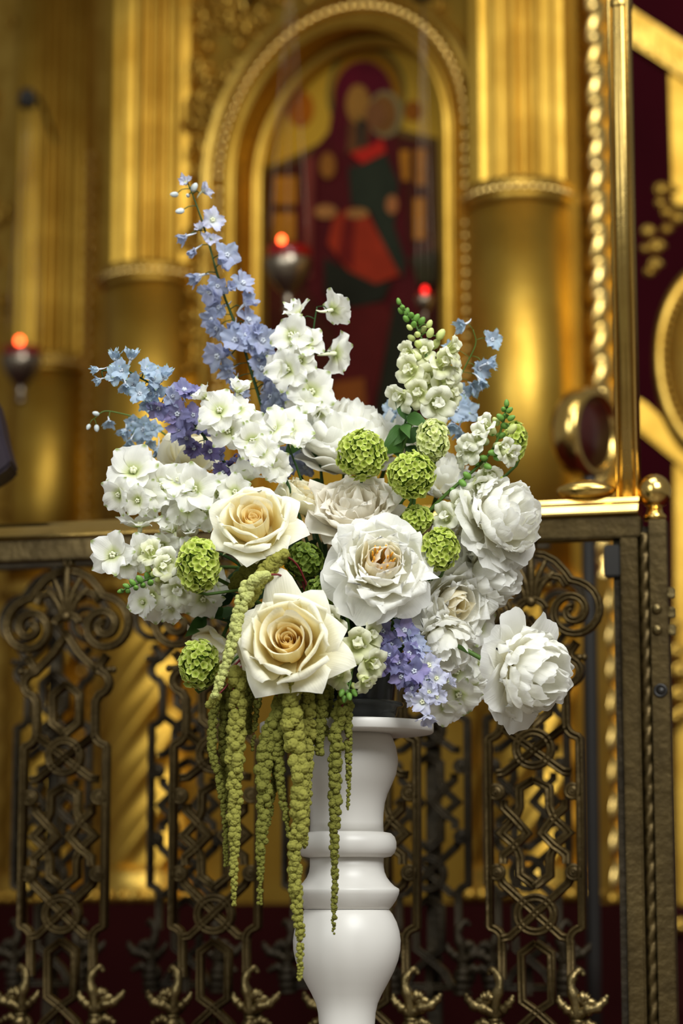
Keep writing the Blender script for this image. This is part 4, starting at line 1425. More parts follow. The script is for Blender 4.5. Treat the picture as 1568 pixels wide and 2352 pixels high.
DG = 'delphinium spires in the bouquet'
b1 = [(428, 420, 18, 'lavbell'), (400, 447, 13, 'budb', (-1, -.1, 0)), (413, 485, 14, 'budb', (-1, -.2, -.2)), (446, 430, 15, 'budb', (.4, -.3, .6)), (464, 440, 20, 'lavbell', (.8, -.4, .3)), (431, 449, 9, 'budb', (-.2, -1, 0)),
      (487, 507, 25, 'lav'), (430, 541, 21, 'bluebell', (-.8, -.4, -.5)), (461, 527, 15, 'lavbell'), (449, 572, 19, 'bluebell', (-.6, -.4, -.7)), (483, 550, 22, 'lavbell'), (520, 587, 27, 'blue'), (512, 606, 20, 'bluebell', (.3, -.9, 0)), (463, 632, 26, 'bluebell', (-.8, -.3, -.4)),
      (500, 655, 23, 'blue', (0, -.8, -.5)), (484, 668, 27, 'blue', (-.5, -.6, -.6)), (555, 652, 26, 'blue', (.6, -.7, .3)), (530, 660, 18, 'bluebell'), (560, 700, 27, 'bluebell', (.7, -.5, .4)), (508, 705, 29, 'blue'), (490, 732, 25, 'blue', (-.6, -.6, -.5)), (567, 738, 28, 'blue'), (538, 748, 27, 'bluebell', (0, -.8, -.5)), (500, 752, 24, 'blue', (-.5, -.6, -.5)),
      (540, 785, 34, 'blue'), (600, 785, 30, 'blue'), (504, 815, 33, 'blue', (-.5, -.6, -.5)), (527, 812, 22, 'bluebell'), (608, 815, 26, 'blue'), (530, 848, 27, 'bluebell', (-.3, -.6, -.7)), (540, 874, 18, 'bluebell', (-.2, -.5, -.8)), (598, 850, 29, 'blue'), (612, 882, 27, 'blue'), (617, 912, 28, 'blue'), (560, 905, 22, 'blue'), (632, 932, 28, 'blue'), (640, 905, 25, 'blue'), (620, 948, 26, 'blue'), (590, 828, 22, 'blue'), (563, 770, 22, 'blue'), (636, 860, 21, 'blue'), (585, 760, 22, 'bluebell'), (578, 800, 18, 'blue')]
spire('blue_delphinium', 'tall light blue delphinium spire rising highest at the upper left', 'delphinium', DG, [(640, 1060), (607, 955), (585, 880), (560, 800), (530, 720), (505, 650), (485, 580), (465, 510), (445, 455), (432, 425)], 4.25, 4.20, b1, seed=2)
b2 = [(228, 848, 16, 'palebell', (-.8, -.4, -.2)), (232, 870, 15, 'palebell', (-.7, -.4, -.5)), (265, 830, 22, 'palebell', (0, -.4, .8)), (280, 852, 23, 'pale'), (300, 828, 24, 'palebell', (.2, -.5, .8)), (262, 862, 20, 'pale'), (310, 882, 23, 'pale'), (322, 905, 22, 'pale'), (288, 880, 20, 'palebell', (0, -.5, -.8)), (335, 850, 22, 'pale'), (350, 872, 26, 'pale'), (375, 870, 24, 'palebell', (.4, -.6, .6)), (360, 905, 26, 'pale'), (340, 920, 22, 'palebell', (-.2, -.5, -.8)),
      (366, 935, 26, 'violet', (-.2, -.7, -.5)), (350, 905, 20, 'pale'), (395, 912, 22, 'blue'), (422, 900, 26, 'violet', (.2, -.6, .6)), (440, 908, 22, 'violet'), (408, 950, 27, 'violet'), (442, 955, 25, 'violet'), (415, 985, 27, 'violet'), (385, 948, 20, 'violet'), (452, 985, 23, 'violet'), (430, 1003, 22, 'violet', (-.2, -.6, -.6)), (470, 1000, 21, 'violet'), (447, 1026, 23, 'dviolet', (-.2, -.6, -.6)), (482, 1037, 27, 'dviolet'), (502, 1042, 20, 'violet'), (530, 1076, 31, 'dviolet'), (514, 1085, 24, 'dviolet'), (548, 1068, 22, 'violet')]
spire('blue_delphinium', 'delphinium spire leaning left, pale blue at the tip and violet at the foot', 'delphinium', DG, [(580, 1130), (535, 1085), (490, 1030), (455, 985), (415, 935), (375, 900), (330, 872), (280, 848), (235, 852)], 4.16, 4.06, b2, seed=3)
b3 = [(203, 981, 10, 'budb', (-.3, -.3, -.8)), (222, 984, 12, 'budb', (.1, -.3, -.8)), (220, 950, 11, 'budb', (-.8, -.3, .2)), (250, 965, 17, 'palebell', (0, -.4, -.8)), (290, 985, 20, 'palebell', (-.2, -.4, -.7)), (305, 968, 18, 'pale'), (332, 985, 26, 'pale'), (300, 1010, 18, 'palebell', (-.1, -.5, -.8)), (346, 1010, 18, 'palebell', (.1, -.5, -.8)), (364, 1026, 22, 'palebell', (.1, -.4, -.9)), (322, 1000, 20, 'pale'), (352, 985, 18, 'pale')]
spire('blue_delphinium', 'thin arching pale blue delphinium sprig with nodding buds at the far left', 'delphinium', DG, [(440, 1045), (395, 1010), (360, 985), (320, 962), (270, 948), (238, 945), (216, 962)], 4.25, 4.2, b3, STEM, .0022, seed=4)
b4 = [(1068, 745, 22, 'palebell', (-.5, -.4, -.2)), (1127, 781, 23, 'pale', (.4, -.8, 0)), (1096, 845, 27, 'pale'), (1116, 836, 20, 'palebell', (.8, -.4, .2)), (1082, 882, 25, 'palebell', (.4, -.6, -.6)), (1060, 900, 20, 'pale'), (1045, 940, 29, 'pale'), (1072, 945, 24, 'pale'), (1036, 972, 25, 'palebell', (0, -.6, -.7)), (1052, 988, 22, 'palebell', (0, -.5, -.8)), (1034, 800, 15, 'palebell'), (1100, 870, 20, 'palebell', (.4, -.4, -.8)), (1025, 925, 20, 'pale'), (900, 945, 24, 'pale'), (912, 1000, 28, 'pale'), (920, 960, 22, 'palebell')]
spire('blue_delphinium', 'loose pale blue delphinium sprig right of the tall snapdragon', 'delphinium', DG, [(960, 1040), (1012, 970), (1040, 900), (1070, 838), (1092, 790), (1086, 757)], 4.24, 4.2, b4, STEM, .0022, seed=5)
b5 = [(880, 1450, 26, 'violet'), (900, 1482, 26, 'violet'), (925, 1450, 28, 'violet'), (945, 1475, 26, 'blue'), (915, 1520, 26, 'violet'), (936, 1502, 26, 'violet'), (960, 1492, 24, 'blue'), (898, 1505, 22, 'violet'), (925, 1552, 26, 'violet'), (950, 1542, 28, 'violet'), (980, 1530, 26, 'lav'), (965, 1562, 26, 'violet'), (950, 1582, 22, 'violet'), (985, 1577, 25, 'lav'), (1000, 1560, 24, 'lav'), (970, 1612, 25, 'lav'), (952, 1602, 20, 'lav'), (1000, 1602, 22, 'lav'), (1027, 1567, 18, 'lavbell', (.8, -.4, .2)), (985, 1592, 22, 'lav'), (978, 1638, 25, 'lavbell', (0, -.3, -1)), (860, 1465, 22, 'dviolet'), (885, 1530, 20, 'dviolet')]
spire('blue_delphinium', 'violet blue delphinium hanging down beside the black pot with a whitish tip', 'delphinium', DG, [(830, 1400), (865, 1435), (910, 1485), (948, 1545), (972, 1600), (978, 1622)], 4.08, 4.0, b5, seed=6)
b6 = [(676, 1062, 28, 'blue'), (655, 1080, 24, 'blue'), (690, 1040, 24, 'blue'), (664, 1040, 20, 'bluebell'), (700, 1075, 22, 'blue')]
spire('blue_delphinium', 'blue delphinium florets deep behind the back peony', 'delphinium', DG, [(700, 1120), (680, 1070), (672, 1035)], 4.26, 4.26, b6, seed=7)

w1 = [(762, 712, 44, 'white', (.62, .55, .35)), (686, 728, 42, 'whitebell', (-.35, -.5, .6)), (672, 772, 48, 'white', (-.45, -.8, .1)), (704, 790, 40, 'white', (.1, -.9, .2)), (770, 812, 50, 'white', (.62, .55, -.05)), (664, 850, 48, 'white', (-.4, -.85, -.1)), (715, 902, 56, 'white', (.05, -1, 0)), (640, 845, 34, 'white', (-.7, -.6, 0)), (734, 945, 44, 'whitebell', (.3, -.6, -.6)), (700, 935, 40, 'white', (-.2, -.8, -.5)), (690, 830, 36, 'white')]
WG = 'white delphinium stems in the bouquet'
spire('white_delphinium', 'upright white delphinium stem in front of the icon', 'delphinium', WG, [(735, 1040), (725, 960), (722, 880), (716, 800), (722, 740), (728, 705)], 4.18, 4.16, w1, seed=8)
w2 = [(472, 915, 32, 'whitebell', (-.6, -.3, .6)), (545, 903, 36, 'whitebell', (.3, -.5, .8)), (505, 945, 48, 'white', (-.1, -.95, .2)), (526, 990, 44, 'white', (-.3, -.9, -.2)), (562, 978, 44, 'white', (.2, -.95, .1)), (578, 1012, 42, 'white', (.1, -.95, -.2)), (492, 965, 38, 'white', (-.5, -.8, 0)), (626, 1062, 40, 'white', (.1, -.9, -.3)), (600, 1040, 38, 'white'), (545, 942, 38, 'white', (.3, -.8, .4)), (640, 1082, 30, 'white')]
spire('white_delphinium', 'white delphinium stem leaning left over the violet delphinium', 'delphinium', WG, [(660, 1110), (612, 1050), (565, 990), (510, 940), (480, 912)], 4.10, 4.06, w2, seed=9)
w7 = [(655, 990, 58, 'white', (.2, -.9, .3)), (630, 985, 44, 'white', (-.3, -.8, .4)), (672, 1010, 44, 'whitebell', (.5, -.7, .2))]
spire('white_delphinium', 'large white open floret between the white stem and the back peony', 'delphinium', WG, [(690, 1100), (672, 1050), (655, 1000)], 4.14, 4.12, w7, seed=10)
w3 = [(308, 1086, 60, 'white', (-.1, -.85, .5)), (276, 1136, 42, 'white', (-.5, -.7, -.2)), (372, 1118, 54, 'white', (0, -.95, .1)), (345, 1142, 42, 'white', (-.2, -.8, -.4)), (446, 1125, 56, 'white', (0, -1, .05)), (430, 1168, 46, 'white', (-.1, -.8, -.5)), (506, 1135, 48, 'white', (.1, -.95, 0)), (562, 1108, 50, 'whitebell', (.2, -.5, .8)), (540, 1130, 40, 'white'), (470, 1172, 44, 'white', (0, -.8, -.5)), (520, 1168, 40, 'white', (0, -.8, -.5)), (318, 1148, 36, 'white', (-.3, -.8, -.4)), (400, 1150, 42, 'white', (0, -.85, -.4)), (480, 1108, 40, 'white'), (410, 1105, 40, 'white')]
spire('white_delphinium', 'white delphinium stem reaching left above the railing cap', 'delphinium', WG, [(640, 1180), (560, 1145), (480, 1135), (400, 1125), (330, 1112), (295, 1105)], 4.12, 4.08, w3, seed=11)
w4 = [(322, 1212, 52, 'white', (0, -.45, .9)), (262, 1276, 52, 'white', (-.3, -.9, .05)), (330, 1268, 42, 'white', (0, -.85, -.3)), (292, 1292, 38, 'white', (-.2, -.8, -.4)), (400, 1222, 44, 'whitebell', (-.2, -.6, .6)), (372, 1250, 40, 'white'), (432, 1224, 36, 'whitebell', (.2, -.6, .6)), (440, 1262, 36, 'white')]
spire('white_delphinium', 'white delphinium cluster in front of the railing beam at the left', 'delphinium', WG, [(540, 1290), (470, 1262), (400, 1252), (340, 1248), (290, 1262)], 4.14, 4.10, w4, seed=12)
w5 = [(350, 1370, 54, 'white', (-.15, -.9, -.25)), (420, 1362, 46, 'white', (0, -.8, -.5)), (466, 1372, 46, 'white', (.1, -.7, -.6)), (395, 1392, 38, 'whitebell', (0, -.5, -.8)), (330, 1384, 32, 'white'), (490, 1345, 38, 'white'), (440, 1330, 38, 'white')]
spire('white_delphinium', 'lowest white delphinium cluster at the left, under the green snapdragon tip', 'delphinium', WG, [(560, 1370), (480, 1362), (420, 1360), (365, 1365)], 4.18, 4.14, w5, seed=13)
w6 = [(1046, 1540, 52, 'white', (.1, -.85, -.3)), (1076, 1500, 46, 'white', (.3, -.8, -.2)), (1052, 1592, 48, 'white', (.1, -.8, -.5)), (1022, 1620, 42, 'white', (0, -.7, -.6)), (1078, 1580, 44, 'white', (.3, -.7, -.5)), (1000, 1560, 38, 'white'), (1040, 1480, 42, 'white'), (1096, 1440, 46, 'white', (.4, -.7, 0)), (1100, 1530, 40, 'white')]
spire('white_delphinium', 'shaded white delphinium hanging between the violet spire and the lowest peony', 'delphinium', WG, [(960, 1420), (1010, 1470), (1040, 1530), (1045, 1600)], 4.20, 4.20, w6, seed=14)

# ------------------------------------------------------------------ snapdragons
SG = 'pale snapdragon spikes in the bouquet'
s1 = [(915, 692, 9, 'budg', (-.3, -.2, 1)), (924, 706, 10, 'budg'), (934, 716, 11, 'budg'), (920, 714, 10, 'budg', (-.6, -.4, .6)), (944, 724, 12, 'budg'), (932, 732, 11, 'budg', (-.5, -.6, .4)), (956, 730, 12, 'budg', (.5, -.4, .7)), (950, 745, 12, 'budg'), (968, 738, 13, 'budg', (.5, -.4, .7)), (940, 752, 12, 'budy', (-.6, -.5, .4)), (972, 756, 14, 'budy'), (986, 744, 14, 'budy', (.4, -.4, .8)), (958, 768, 14, 'budy'), (988, 764, 17, 'budy', (.3, -.6, .7)), (1012, 768, 19, 'budy', (.5, -.4, .7)), (944, 776, 14, 'budy', (-.6, -.5, .3)), (960, 790, 18, 'budy'), (1000, 790, 19, 'budy', (.5, -.5, .6)),
      (945, 815, 30, 'snap', (-.7, -.6, .1)), (975, 812, 28, 'snap', (-.1, -.9, .2)), (1028, 808, 32, 'snap', (.8, -.5, .3)), (1008, 838, 34, 'snap', (.5, -.8, .2)), (948, 852, 36, 'snap', (-.5, -.8, 0)), (978, 872, 38, 'snap', (0, -.95, -.1)), (1016, 880, 36, 'snap', (.5, -.8, 0)), (1034, 856, 30, 'snap', (.8, -.5, .1)), (924, 908, 34, 'snapw', (-.6, -.7, -.3)), (1000, 925, 42, 'snapw', (.2, -.9, -.2)), (1028, 905, 32, 'snap', (.7, -.6, 0)), (962, 900, 32, 'snap', (-.2, -.9, -.2))]
spire('snapdragon', 'tall greenish white snapdragon with green bud tip, upper right', 'snapdragon', SG, [(890, 1130), (920, 1040), (945, 970), (968, 900), (980, 840), (972, 790), (950, 740), (918, 695)], 4.12, 4.12, s1, STEM, .0048, seed=15, facing=(0, -.8, .25), depth=.03)
s2 = [(1163, 926, 10, 'budg', (0, -.2, 1)), (1156, 940, 10, 'budg'), (1170, 942, 10, 'budg', (.6, -.4, .5)), (1160, 955, 11, 'budg'), (1148, 958, 12, 'budg', (-.6, -.5, .4)), (1174, 960, 11, 'budg', (.7, -.4, .3)), (1138, 968, 16, 'budy', (-.5, -.5, .6)), (1176, 985, 19, 'budy', (.6, -.5, .6)), (1160, 978, 13, 'budg'), (1150, 1000, 13, 'budg'), (1130, 1040, 12, 'budg', (-.8, -.4, 0)), (1110, 1052, 12, 'budg', (-.8, -.4, .2)), (1090, 1062, 12, 'budg', (-.8, -.4, .2)), (1142, 1052, 12, 'budg', (.6, -.5, -.4)), (1120, 1072, 12, 'budg', (.6, -.5, -.4)), (1072, 1092, 13, 'budg', (-.6, -.5, .4)), (1062, 1110, 13, 'budg', (.5, -.5, -.5)), (1040, 1128, 12, 'budg', (-.5, -.6, .4)),
      (1122, 982, 28, 'snapw', (-.5, -.6, .5)), (1104, 1006, 30, 'snapw', (-.5, -.7, .3)), (1086, 1030, 32, 'snapw', (-.6, -.7, .1)), (1070, 1046, 26, 'snapw', (-.8, -.5, 0)), (1150, 1025, 26, 'snapw', (.5, -.7, -.2)), (1168, 1040, 26, 'snapw', (.6, -.6, -.3)), (1120, 1080, 32, 'snapw', (.3, -.6, -.6)), (1100, 1110, 34, 'snapw', (.2, -.7, -.5)), (1060, 1165, 36, 'snapw', (-.2, -.9, .2)), (1030, 1190, 34, 'snapw', (-.5, -.8, .1))]
spire('snapdragon', 'white snapdragon leaning right over the ruffled right peony', 'snapdragon', SG, [(920, 1230), (980, 1178), (1030, 1130), (1090, 1078), (1132, 1030), (1154, 975), (1163, 930)], 4.10, 4.06, s2, STEM, .0045, seed=16)
s3 = [(277, 1358, 9, 'budg', (-1, -.2, -.3)), (290, 1346, 10, 'budg', (-.8, -.3, .3)), (294, 1358, 9, 'budg'), (304, 1338, 11, 'budg', (-.5, -.4, .5)), (312, 1350, 10, 'budg'), (320, 1330, 12, 'budg', (-.4, -.5, .5)), (328, 1344, 11, 'budg'), (338, 1324, 12, 'budg'), (346, 1338, 12, 'budg'), (352, 1318, 14, 'budy'), (340, 1306, 14, 'budy', (-.5, -.4, .7)), (362, 1332, 14, 'budy'),
      (352, 1278, 32, 'snap', (-.3, -.6, .6)), (386, 1292, 32, 'snapw', (-.1, -.9, .2)), (372, 1306, 26, 'snap'), (402, 1318, 32, 'snap', (0, -.9, 0)), (410, 1350, 36, 'snapw', (0, -.8, -.4)), (380, 1340, 26, 'snap', (-.2, -.8, -.4))]
spire('snapdragon', 'snapdragon pointing left with a green bud tip in front of the railing', 'snapdragon', SG, [(500, 1330), (430, 1318), (380, 1320), (340, 1330), (305, 1345), (280, 1357)], 4.08, 4.04, s3, STEM, .004, seed=17)
s4 = [(770, 1430, 36, 'snapw', (-.4, -.8, .2)), (822, 1478, 38, 'snap', (0, -1, 0)), (842, 1462, 34, 'snap', (.6, -.7, .1)), (846, 1522, 38, 'snap', (.6, -.75, -.2)), (822, 1512, 28, 'budy', (.2, -.8, .2)), (782, 1542, 36, 'snap', (-.6, -.75, -.2)), (772, 1478, 30, 'snap', (-.7, -.6, 0)), (836, 1560, 26, 'snap', (.5, -.6, -.6)), (806, 1532, 13, 'budy'), (790, 1572, 13, 'budg', (-.4, -.5, -.7)), (812, 1576, 13, 'budy', (.3, -.6, -.7)), (796, 1588, 12, 'budg', (0, -.7, -.7)), (784, 1592, 11, 'budg', (-.3, -.5, -.9)), (802, 1600, 11, 'budg', (.2, -.5, -.9)), (790, 1606, 10, 'budg', (0, -.4, -1)), (814, 1592, 11, 'budg', (.4, -.5, -.8))]
spire('snapdragon', 'pale green snapdragon hanging below the large rose in front of the pot', 'snapdragon', SG, [(790, 1400), (800, 1440), (806, 1490), (808, 1540), (800, 1585), (792, 1606)], 4.04, 4.0, s4, STEM, .0042, seed=18, facing=(0, -.8, -.1))

# ------------------------------------------------------------------ viburnum snowballs
VF = {}
for key, mt in (('v', VIB), ('p', VIBP), ('d', VIBD)):
    lst = []
    for s in range(3):
        m_v, m_f, m_p = [], [], []
        for k in range(5):
            v_, f_, pv, pu = petal_data([(.03, .0), (.35, .12), (.72, .30), (1.0, .42)], .50, (.9, .6), 4, 4, base=.3, wmax=.6, tipe=.35, tipk=2.2, ruffle=.06, seed=s * 7 + k)
            b = len(m_v)
            rz = Matrix.Rotation(k * 1.2566, 4, 'Z')
            m_v += [rz @ q for q in v_]
            m_f += [tuple(b + i for i in q) for q in f_]
            m_p += pv
        me = mesh_of('floret', m_v, m_f, True, {'pv': m_p, 'pu': [0.0] * len(m_p)})
        me.materials.append(mt)
        lst.append(me)
    VF[key] = lst


def snowball(px, py, Y, rx, ry, label, key='v', n=120, seed=1, axis=None, fr=7.2):
    r = random.Random(seed)
    c = P(px, py, Y)
    ax = Vector(axis or (0, -.5, .5))
    t = head_thing('viburnum', label, 'viburnum', c, ax, 'green viburnum snowballs in the bouquet', sr=.0026)
    a, b = M(rx, Y) * .9, M(ry, Y) * .9
    d = (a + b) / 2
    obj('core', mesh_of('core', *sphere_data(1, (0, 0, 0), 14, 10, (a * .9, d * .9, b * .9))), VIBC, t, mw=Matrix.Translation(c))
    for i in range(n):
        z = 1 - 2 * (i + .5) / n
        ph = i * 2.39996
        q = Vector((math.sqrt(1 - z * z) * math.cos(ph), math.sqrt(1 - z * z) * math.sin(ph), z))
        k = r.uniform(.90, 1.05)
        p = c + Vector((q.x * a, q.y * d, q.z * b)) * k
        nrm = Vector((q.x / a, q.y / d, q.z / b)).normalized() + Vector((r.uniform(-.55, .55), r.uniform(-.55, .55), r.uniform(-.55, .55)))
        obj('floret', VF[key][i % 3], None, t, mw=frame_z(p, nrm, r.uniform(0, 6), M(fr, Y) * 1.25 * r.uniform(.8, 1.2)))
    return t


snowball(830, 1043, 4.06, 60, 61, 'round green viburnum snowball in front of the back peony', 'v', 190, 1)
snowball(945, 1091, 4.04, 58, 56, 'green viburnum snowball beside the snapdragon foot, above the middle peony', 'v', 180, 2)
snowball(993, 1012, 4.08, 38, 51, 'palest oval viburnum snowball high on the right', 'p', 120, 3, fr=7.8)
snowball(455, 1298, 4.0, 50, 66, 'oval green viburnum snowball at the left under the cream rose', 'v', 150, 4, fr=8.2)
snowball(458, 1526, 4.06, 48, 58, 'green viburnum snowball low on the left beside the hanging tassels', 'v', 140, 5, fr=8)
snowball(1010, 1262, 4.04, 44, 52, 'green viburnum snowball right of the middle peony', 'v', 130, 6, fr=7.6)
snowball(958, 1192, 4.08, 36, 30, 'small green viburnum snowball above the right shoulder of the middle peony', 'v', 80, 7)
snowball(698, 1288, 4.10, 46, 44, 'dark green viburnum snowball between the two open roses', 'd', 120, 8)
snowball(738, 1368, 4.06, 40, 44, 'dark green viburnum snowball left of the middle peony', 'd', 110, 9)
snowball(1182, 1012, 4.16, 26, 46, 'narrow green viburnum snowball behind the leaning white snapdragon', 'v', 80, 10)
snowball(1128, 1112, 4.14, 28, 24, 'little green viburnum snowball peeping over the right peony', 'v', 60, 11)

# ------------------------------------------------------------------ amaranth tassels
AB = {}
for key, mt in (('m', AMA), ('d', AMAD), ('l', AMAL)):
    lst = []
    for s in range(3):
        r = random.Random(s * 5 + 1)
        seeds = [Vector((r.gauss(0, 1), r.gauss(0, 1), r.gauss(0, 1))).normalized() for _ in range(110)]
        bm = bmesh.new()
        bmesh.ops.create_icosphere(bm, subdivisions=4, radius=1)
        for v in bm.verts:
            d = v.co.normalized()
            m1 = max(d.dot(q) for q in seeds)
            v.co = d * (.80 + .26 * max(0, (m1 - .955) / .045) ** .6)
        me = bpy.data.meshes.new('bobble')
        bm.to_mesh(me)
        bm.free()
        me.polygons.foreach_set('use_smooth', [True] * len(me.polygons))
        me.materials.append(mt)
        lst.append(me)
    AB[key] = lst


def tassel(label, pts_px, Y0, Y1, w0, w1, w2, key='m', seed=1, dens=1.0):
    """hanging tassel along a pixel path; widths at the top, the fullest point and the tip"""
    r = random.Random(seed)
    n = len(pts_px)
    pts = [P(a, b, Y0 + (Y1 - Y0) * i / (n - 1)) for i, (a, b) in enumerate(pts_px)]
    foot = POTC + Vector((r.uniform(-.06, .02), r.uniform(-.07, -.03), .0))
    t = thing('amaranth_tassel', label, 'amaranth', foot, 'hanging amaranth tassels')
    obj('stem', mesh_of('stem', *tube_data(spline([foot, foot.lerp(pts[0], .5) + Vector((0, -.02, .05))] + pts[:-1] + [pts[-2].lerp(pts[-1], .6)], 30), [.0022 - .0015 * i / 29 for i in range(30)], 5)), RSTEM, t, mw=Matrix.Identity(4))
    dn = spline(pts, 120)
    cum = [0]
    for i in range(119):
        cum.append(cum[-1] + (dn[i + 1] - dn[i]).length)
    tot = cum[-1]
    s = 0.0
    i = 0
    while s < tot:
        q = s / tot
        w = M((w0 + (w1 - w0) * min(1, q / .3)) if q < .3 else (w1 + (w2 - w1) * ((q - .3) / .7) ** 1.1), Y0)
        while i < 118 and cum[i + 1] < s:
            i += 1
        p = dn[i]
        rb_ = max(w * .30, M(3.6, Y0))
        k = 3 if w > M(20, Y0) else (2 if w > M(12, Y0) else 1)
        a0 = r.uniform(0, 6.28)
        for j in range(k):
            a = a0 + j * 2 * PI / k + r.uniform(-.4, .4)
            off = (w * .5 - rb_ * .8) * r.uniform(.6, 1.35)
            c = p + Vector((math.cos(a) * off, math.sin(a) * off, r.uniform(-.4, .4) * rb_))
            obj('bobble', AB[key][r.randrange(3)], None, t, mw=Matrix.Translation(c) @ Matrix.Rotation(r.uniform(0, 6), 4, 'Z') @ Matrix.Rotation(r.uniform(0, 6), 4, 'X') @ Matrix.Scale(rb_ * r.uniform(.75, 1.25), 4))
        s += rb_ * 1.12 / dens
    return t


tassel('pale amaranth tassel curving down past the left side of the large rose', [(606, 1322), (572, 1345), (550, 1400), (536, 1470), (515, 1535), (492, 1600)], 3.95, 3.97, 34, 32, 20, 'l', 1)
tassel('long thick amaranth tassel, leftmost of the long ones', [(545, 1545), (545, 1640), (540, 1760), (538, 1900), (537, 2010), (537, 2082)], 4.0, 3.99, 38, 42, 12, 'm', 2)
tassel('thin amaranth tassel along the left edge of the hanging group', [(505, 1570), (487, 1660), (488, 1730), (506, 1800), (516, 1880), (520, 1992)], 4.03, 4.02, 20, 22, 12, 'd', 3)
tassel('short thin amaranth tassel below the left corner of the large rose', [(590, 1530), (592, 1590), (586, 1660), (578, 1722)], 4.02, 4.02, 20, 20, 8, 'd', 4)
tassel('broken amaranth tassel ending left of the thickest one', [(632, 1640), (612, 1700), (604, 1780), (606, 1850), (600, 1940), (596, 2082)], 4.0, 3.99, 30, 38, 11, 'd', 5)
tassel('thin amaranth strand beside the broken tassel', [(640, 1690), (634, 1770), (624, 1840), (616, 1905)], 4.02, 4.02, 22, 22, 10, 'd', 6)
tassel('longest and thickest amaranth tassel beside the pedestal bulb', [(668, 1560), (672, 1680), (688, 1790), (690, 1880), (676, 1960), (680, 2060), (690, 2150), (688, 2256)], 3.98, 4.0, 44, 46, 13, 'm', 7)
tassel('amaranth strand on the left flank of the thickest tassel', [(640, 1560), (640, 1660), (640, 1760), (652, 1850), (664, 1922)], 4.0, 4.0, 30, 32, 12, 'd', 8)
tassel('amaranth strand on the right flank of the thickest tassel', [(702, 1560), (706, 1660), (704, 1760), (702, 1860), (700, 1950)], 4.02, 4.02, 32, 36, 14, 'm', 9)
tassel('short amaranth strand ending in front of the pedestal disc', [(742, 1550), (740, 1620), (732, 1690), (734, 1738)], 4.03, 4.03, 28, 30, 22, 'd', 10)
tassel('slender long amaranth tassel hanging in front of the pedestal', [(790, 1590), (776, 1660), (770, 1760), (768, 1880), (768, 2010), (766, 2150)], 4.03, 4.03, 28, 32, 10, 'd', 11)
tassel('thinnest amaranth tassel on the right of the hanging group', [(800, 1610), (800, 1690), (800, 1780), (798, 1862)], 4.04, 4.04, 22, 20, 7, 'd', 12)
tassel('knotted amaranth cluster above the large rose', [(640, 1275), (612, 1310), (588, 1350), (566, 1390)], 4.0, 4.0, 40, 46, 30, 'm', 13)
tassel('dark amaranth cluster in the gap right of the large rose', [(650, 1280), (600, 1300), (555, 1320), (535, 1350)], 4.08, 4.08, 36, 40, 30, 'd', 14)
tassel('short amaranth strand just right of the rose tip', [(760, 1545), (756, 1600), (752, 1650), (748, 1690)], 4.06, 4.06, 24, 24, 16, 'd', 15)
tassel('amaranth strand hanging between the thick tassel and the pot', [(720, 1540), (722, 1600), (724, 1660), (722, 1710)], 4.07, 4.07, 28, 28, 18, 'd', 16)
tassel('small round amaranth knob at the far left of the tassels', [(497, 1600), (488, 1612), (480, 1628)], 3.99, 3.99, 24, 28, 22, 'm', 17)
tassel('amaranth strand behind the leftmost long tassel', [(520, 1580), (515, 1680), (518, 1780), (524, 1860)], 4.05, 4.05, 30, 30, 14, 'd', 18)
tassel('amaranth strand between the leftmost long tassel and the rose', [(566, 1560), (566, 1620), (570, 1690)], 4.05, 4.05, 34, 34, 18, 'd', 19)


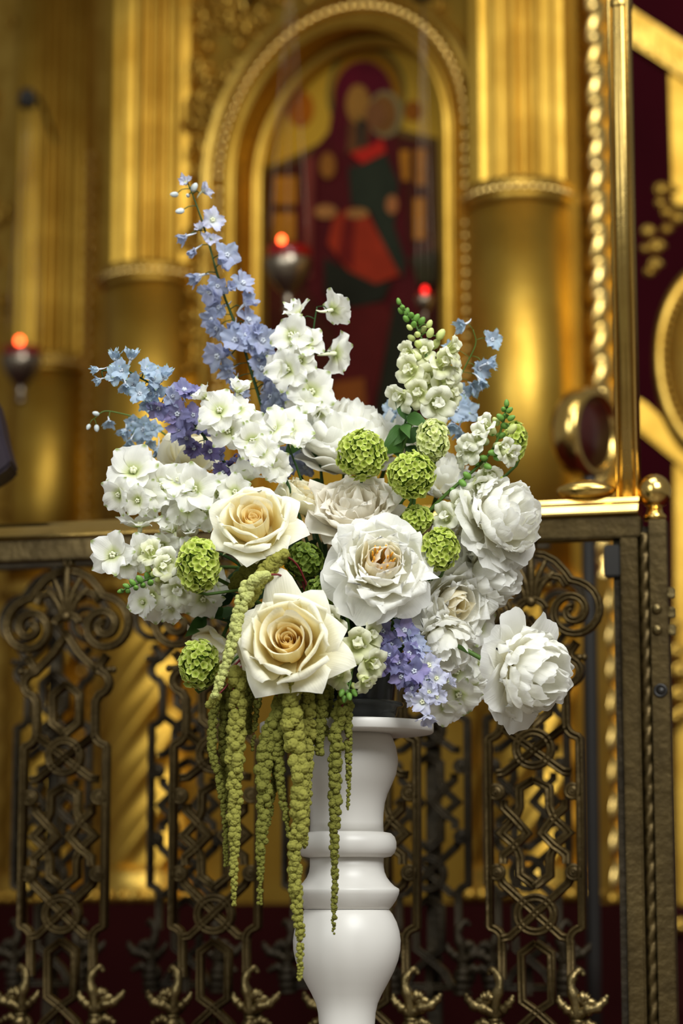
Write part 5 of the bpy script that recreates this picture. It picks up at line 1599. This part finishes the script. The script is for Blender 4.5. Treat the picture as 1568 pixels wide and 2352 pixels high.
# ------------------------------------------------------------------ foliage
def sprig(label, stem_px, Y0, Y1, leaves, mat=LEAFD, seed=1):
    r = random.Random(seed)
    n = len(stem_px)
    pts = [P(a, b, Y0 + (Y1 - Y0) * i / max(1, n - 1)) for i, (a, b) in enumerate(stem_px)]
    foot = POTC + Vector((r.uniform(-.05, .05), r.uniform(-.03, .06), 0))
    t = thing('leafy_sprig', label, 'foliage', foot, 'leafy sprigs filling the bouquet')
    sp = spline([foot, foot.lerp(pts[0], .5)] + pts, 20)
    obj('stem', mesh_of('stem', *tube_data(sp, .0022, 5)), DSTEM, t, mw=Matrix.Identity(4))
    for i in range(leaves):
        p = sp[19 - int(i * 13 / leaves)]
        L = r.uniform(.035, .06)
        me = petal_mesh('leaf', [(0, 0), (L * .4, .006), (L * .8, .006), (L * 1.15, -.004)], L * .26, (8, 4), 5, 6, base=.2, wmax=.5, tipe=.55, tipk=1.3, ruffle=.002, seed=seed * 50 + i)
        obj('leaf', me, mat, t, mw=frame_z(p, (r.uniform(-.6, .6), r.uniform(-1, -.2), r.uniform(-.2, .9)), r.uniform(0, 6.28)))
    return t


# two more loose white blooms that fill the right flank
peony(1080, 1240, 4.16, 80, (.30, -.82, .10), 'loose white peony half hidden between the right snowball and the ruffled peony', 83, 26, 9, 'cup', stamens=False, droop=.4, guard_r=1.1)
peony(900, 1010, 4.26, 70, (.25, -.45, .85), 'white peony petals peeping out behind the snapdragon foot', 89, 24, 8, 'ball', stamens=False)
sprig('dark leafy sprig low in the middle left of the bouquet', [(640, 1420), (560, 1380), (500, 1340)], 4.2, 4.16, 12, seed=1)
sprig('dark leafy sprig behind the two open roses', [(720, 1340), (680, 1290), (640, 1260)], 4.2, 4.15, 12, seed=2)
sprig('leafy sprig at the foot of the upright white delphinium', [(740, 1100), (715, 1010), (705, 975)], 4.2, 4.17, 9, LEAF, seed=3)
sprig('leafy sprig at the foot of the tall snapdragon', [(930, 1080), (925, 1000), (935, 955)], 4.14, 4.1, 10, LEAF, seed=4)
sprig('dark leafy sprig behind the pale right peonies', [(960, 1300), (1040, 1260), (1080, 1230)], 4.25, 4.22, 12, seed=5)
sprig('dark leafy sprig hanging right over the pot rim', [(900, 1450), (960, 1430), (1060, 1450)], 4.25, 4.24, 10, seed=6)
sprig('leafy sprig under the lowest left delphinium cluster', [(600, 1450), (500, 1420), (455, 1415)], 4.22, 4.2, 9, LEAF, seed=7)
sprig('dark leafy sprig below the middle peony', [(800, 1430), (790, 1420), (770, 1410)], 4.14, 4.1, 10, seed=8)
sprig('dark leafy sprig behind the white left delphiniums', [(640, 1240), (560, 1200), (480, 1190)], 4.24, 4.22, 12, seed=9)
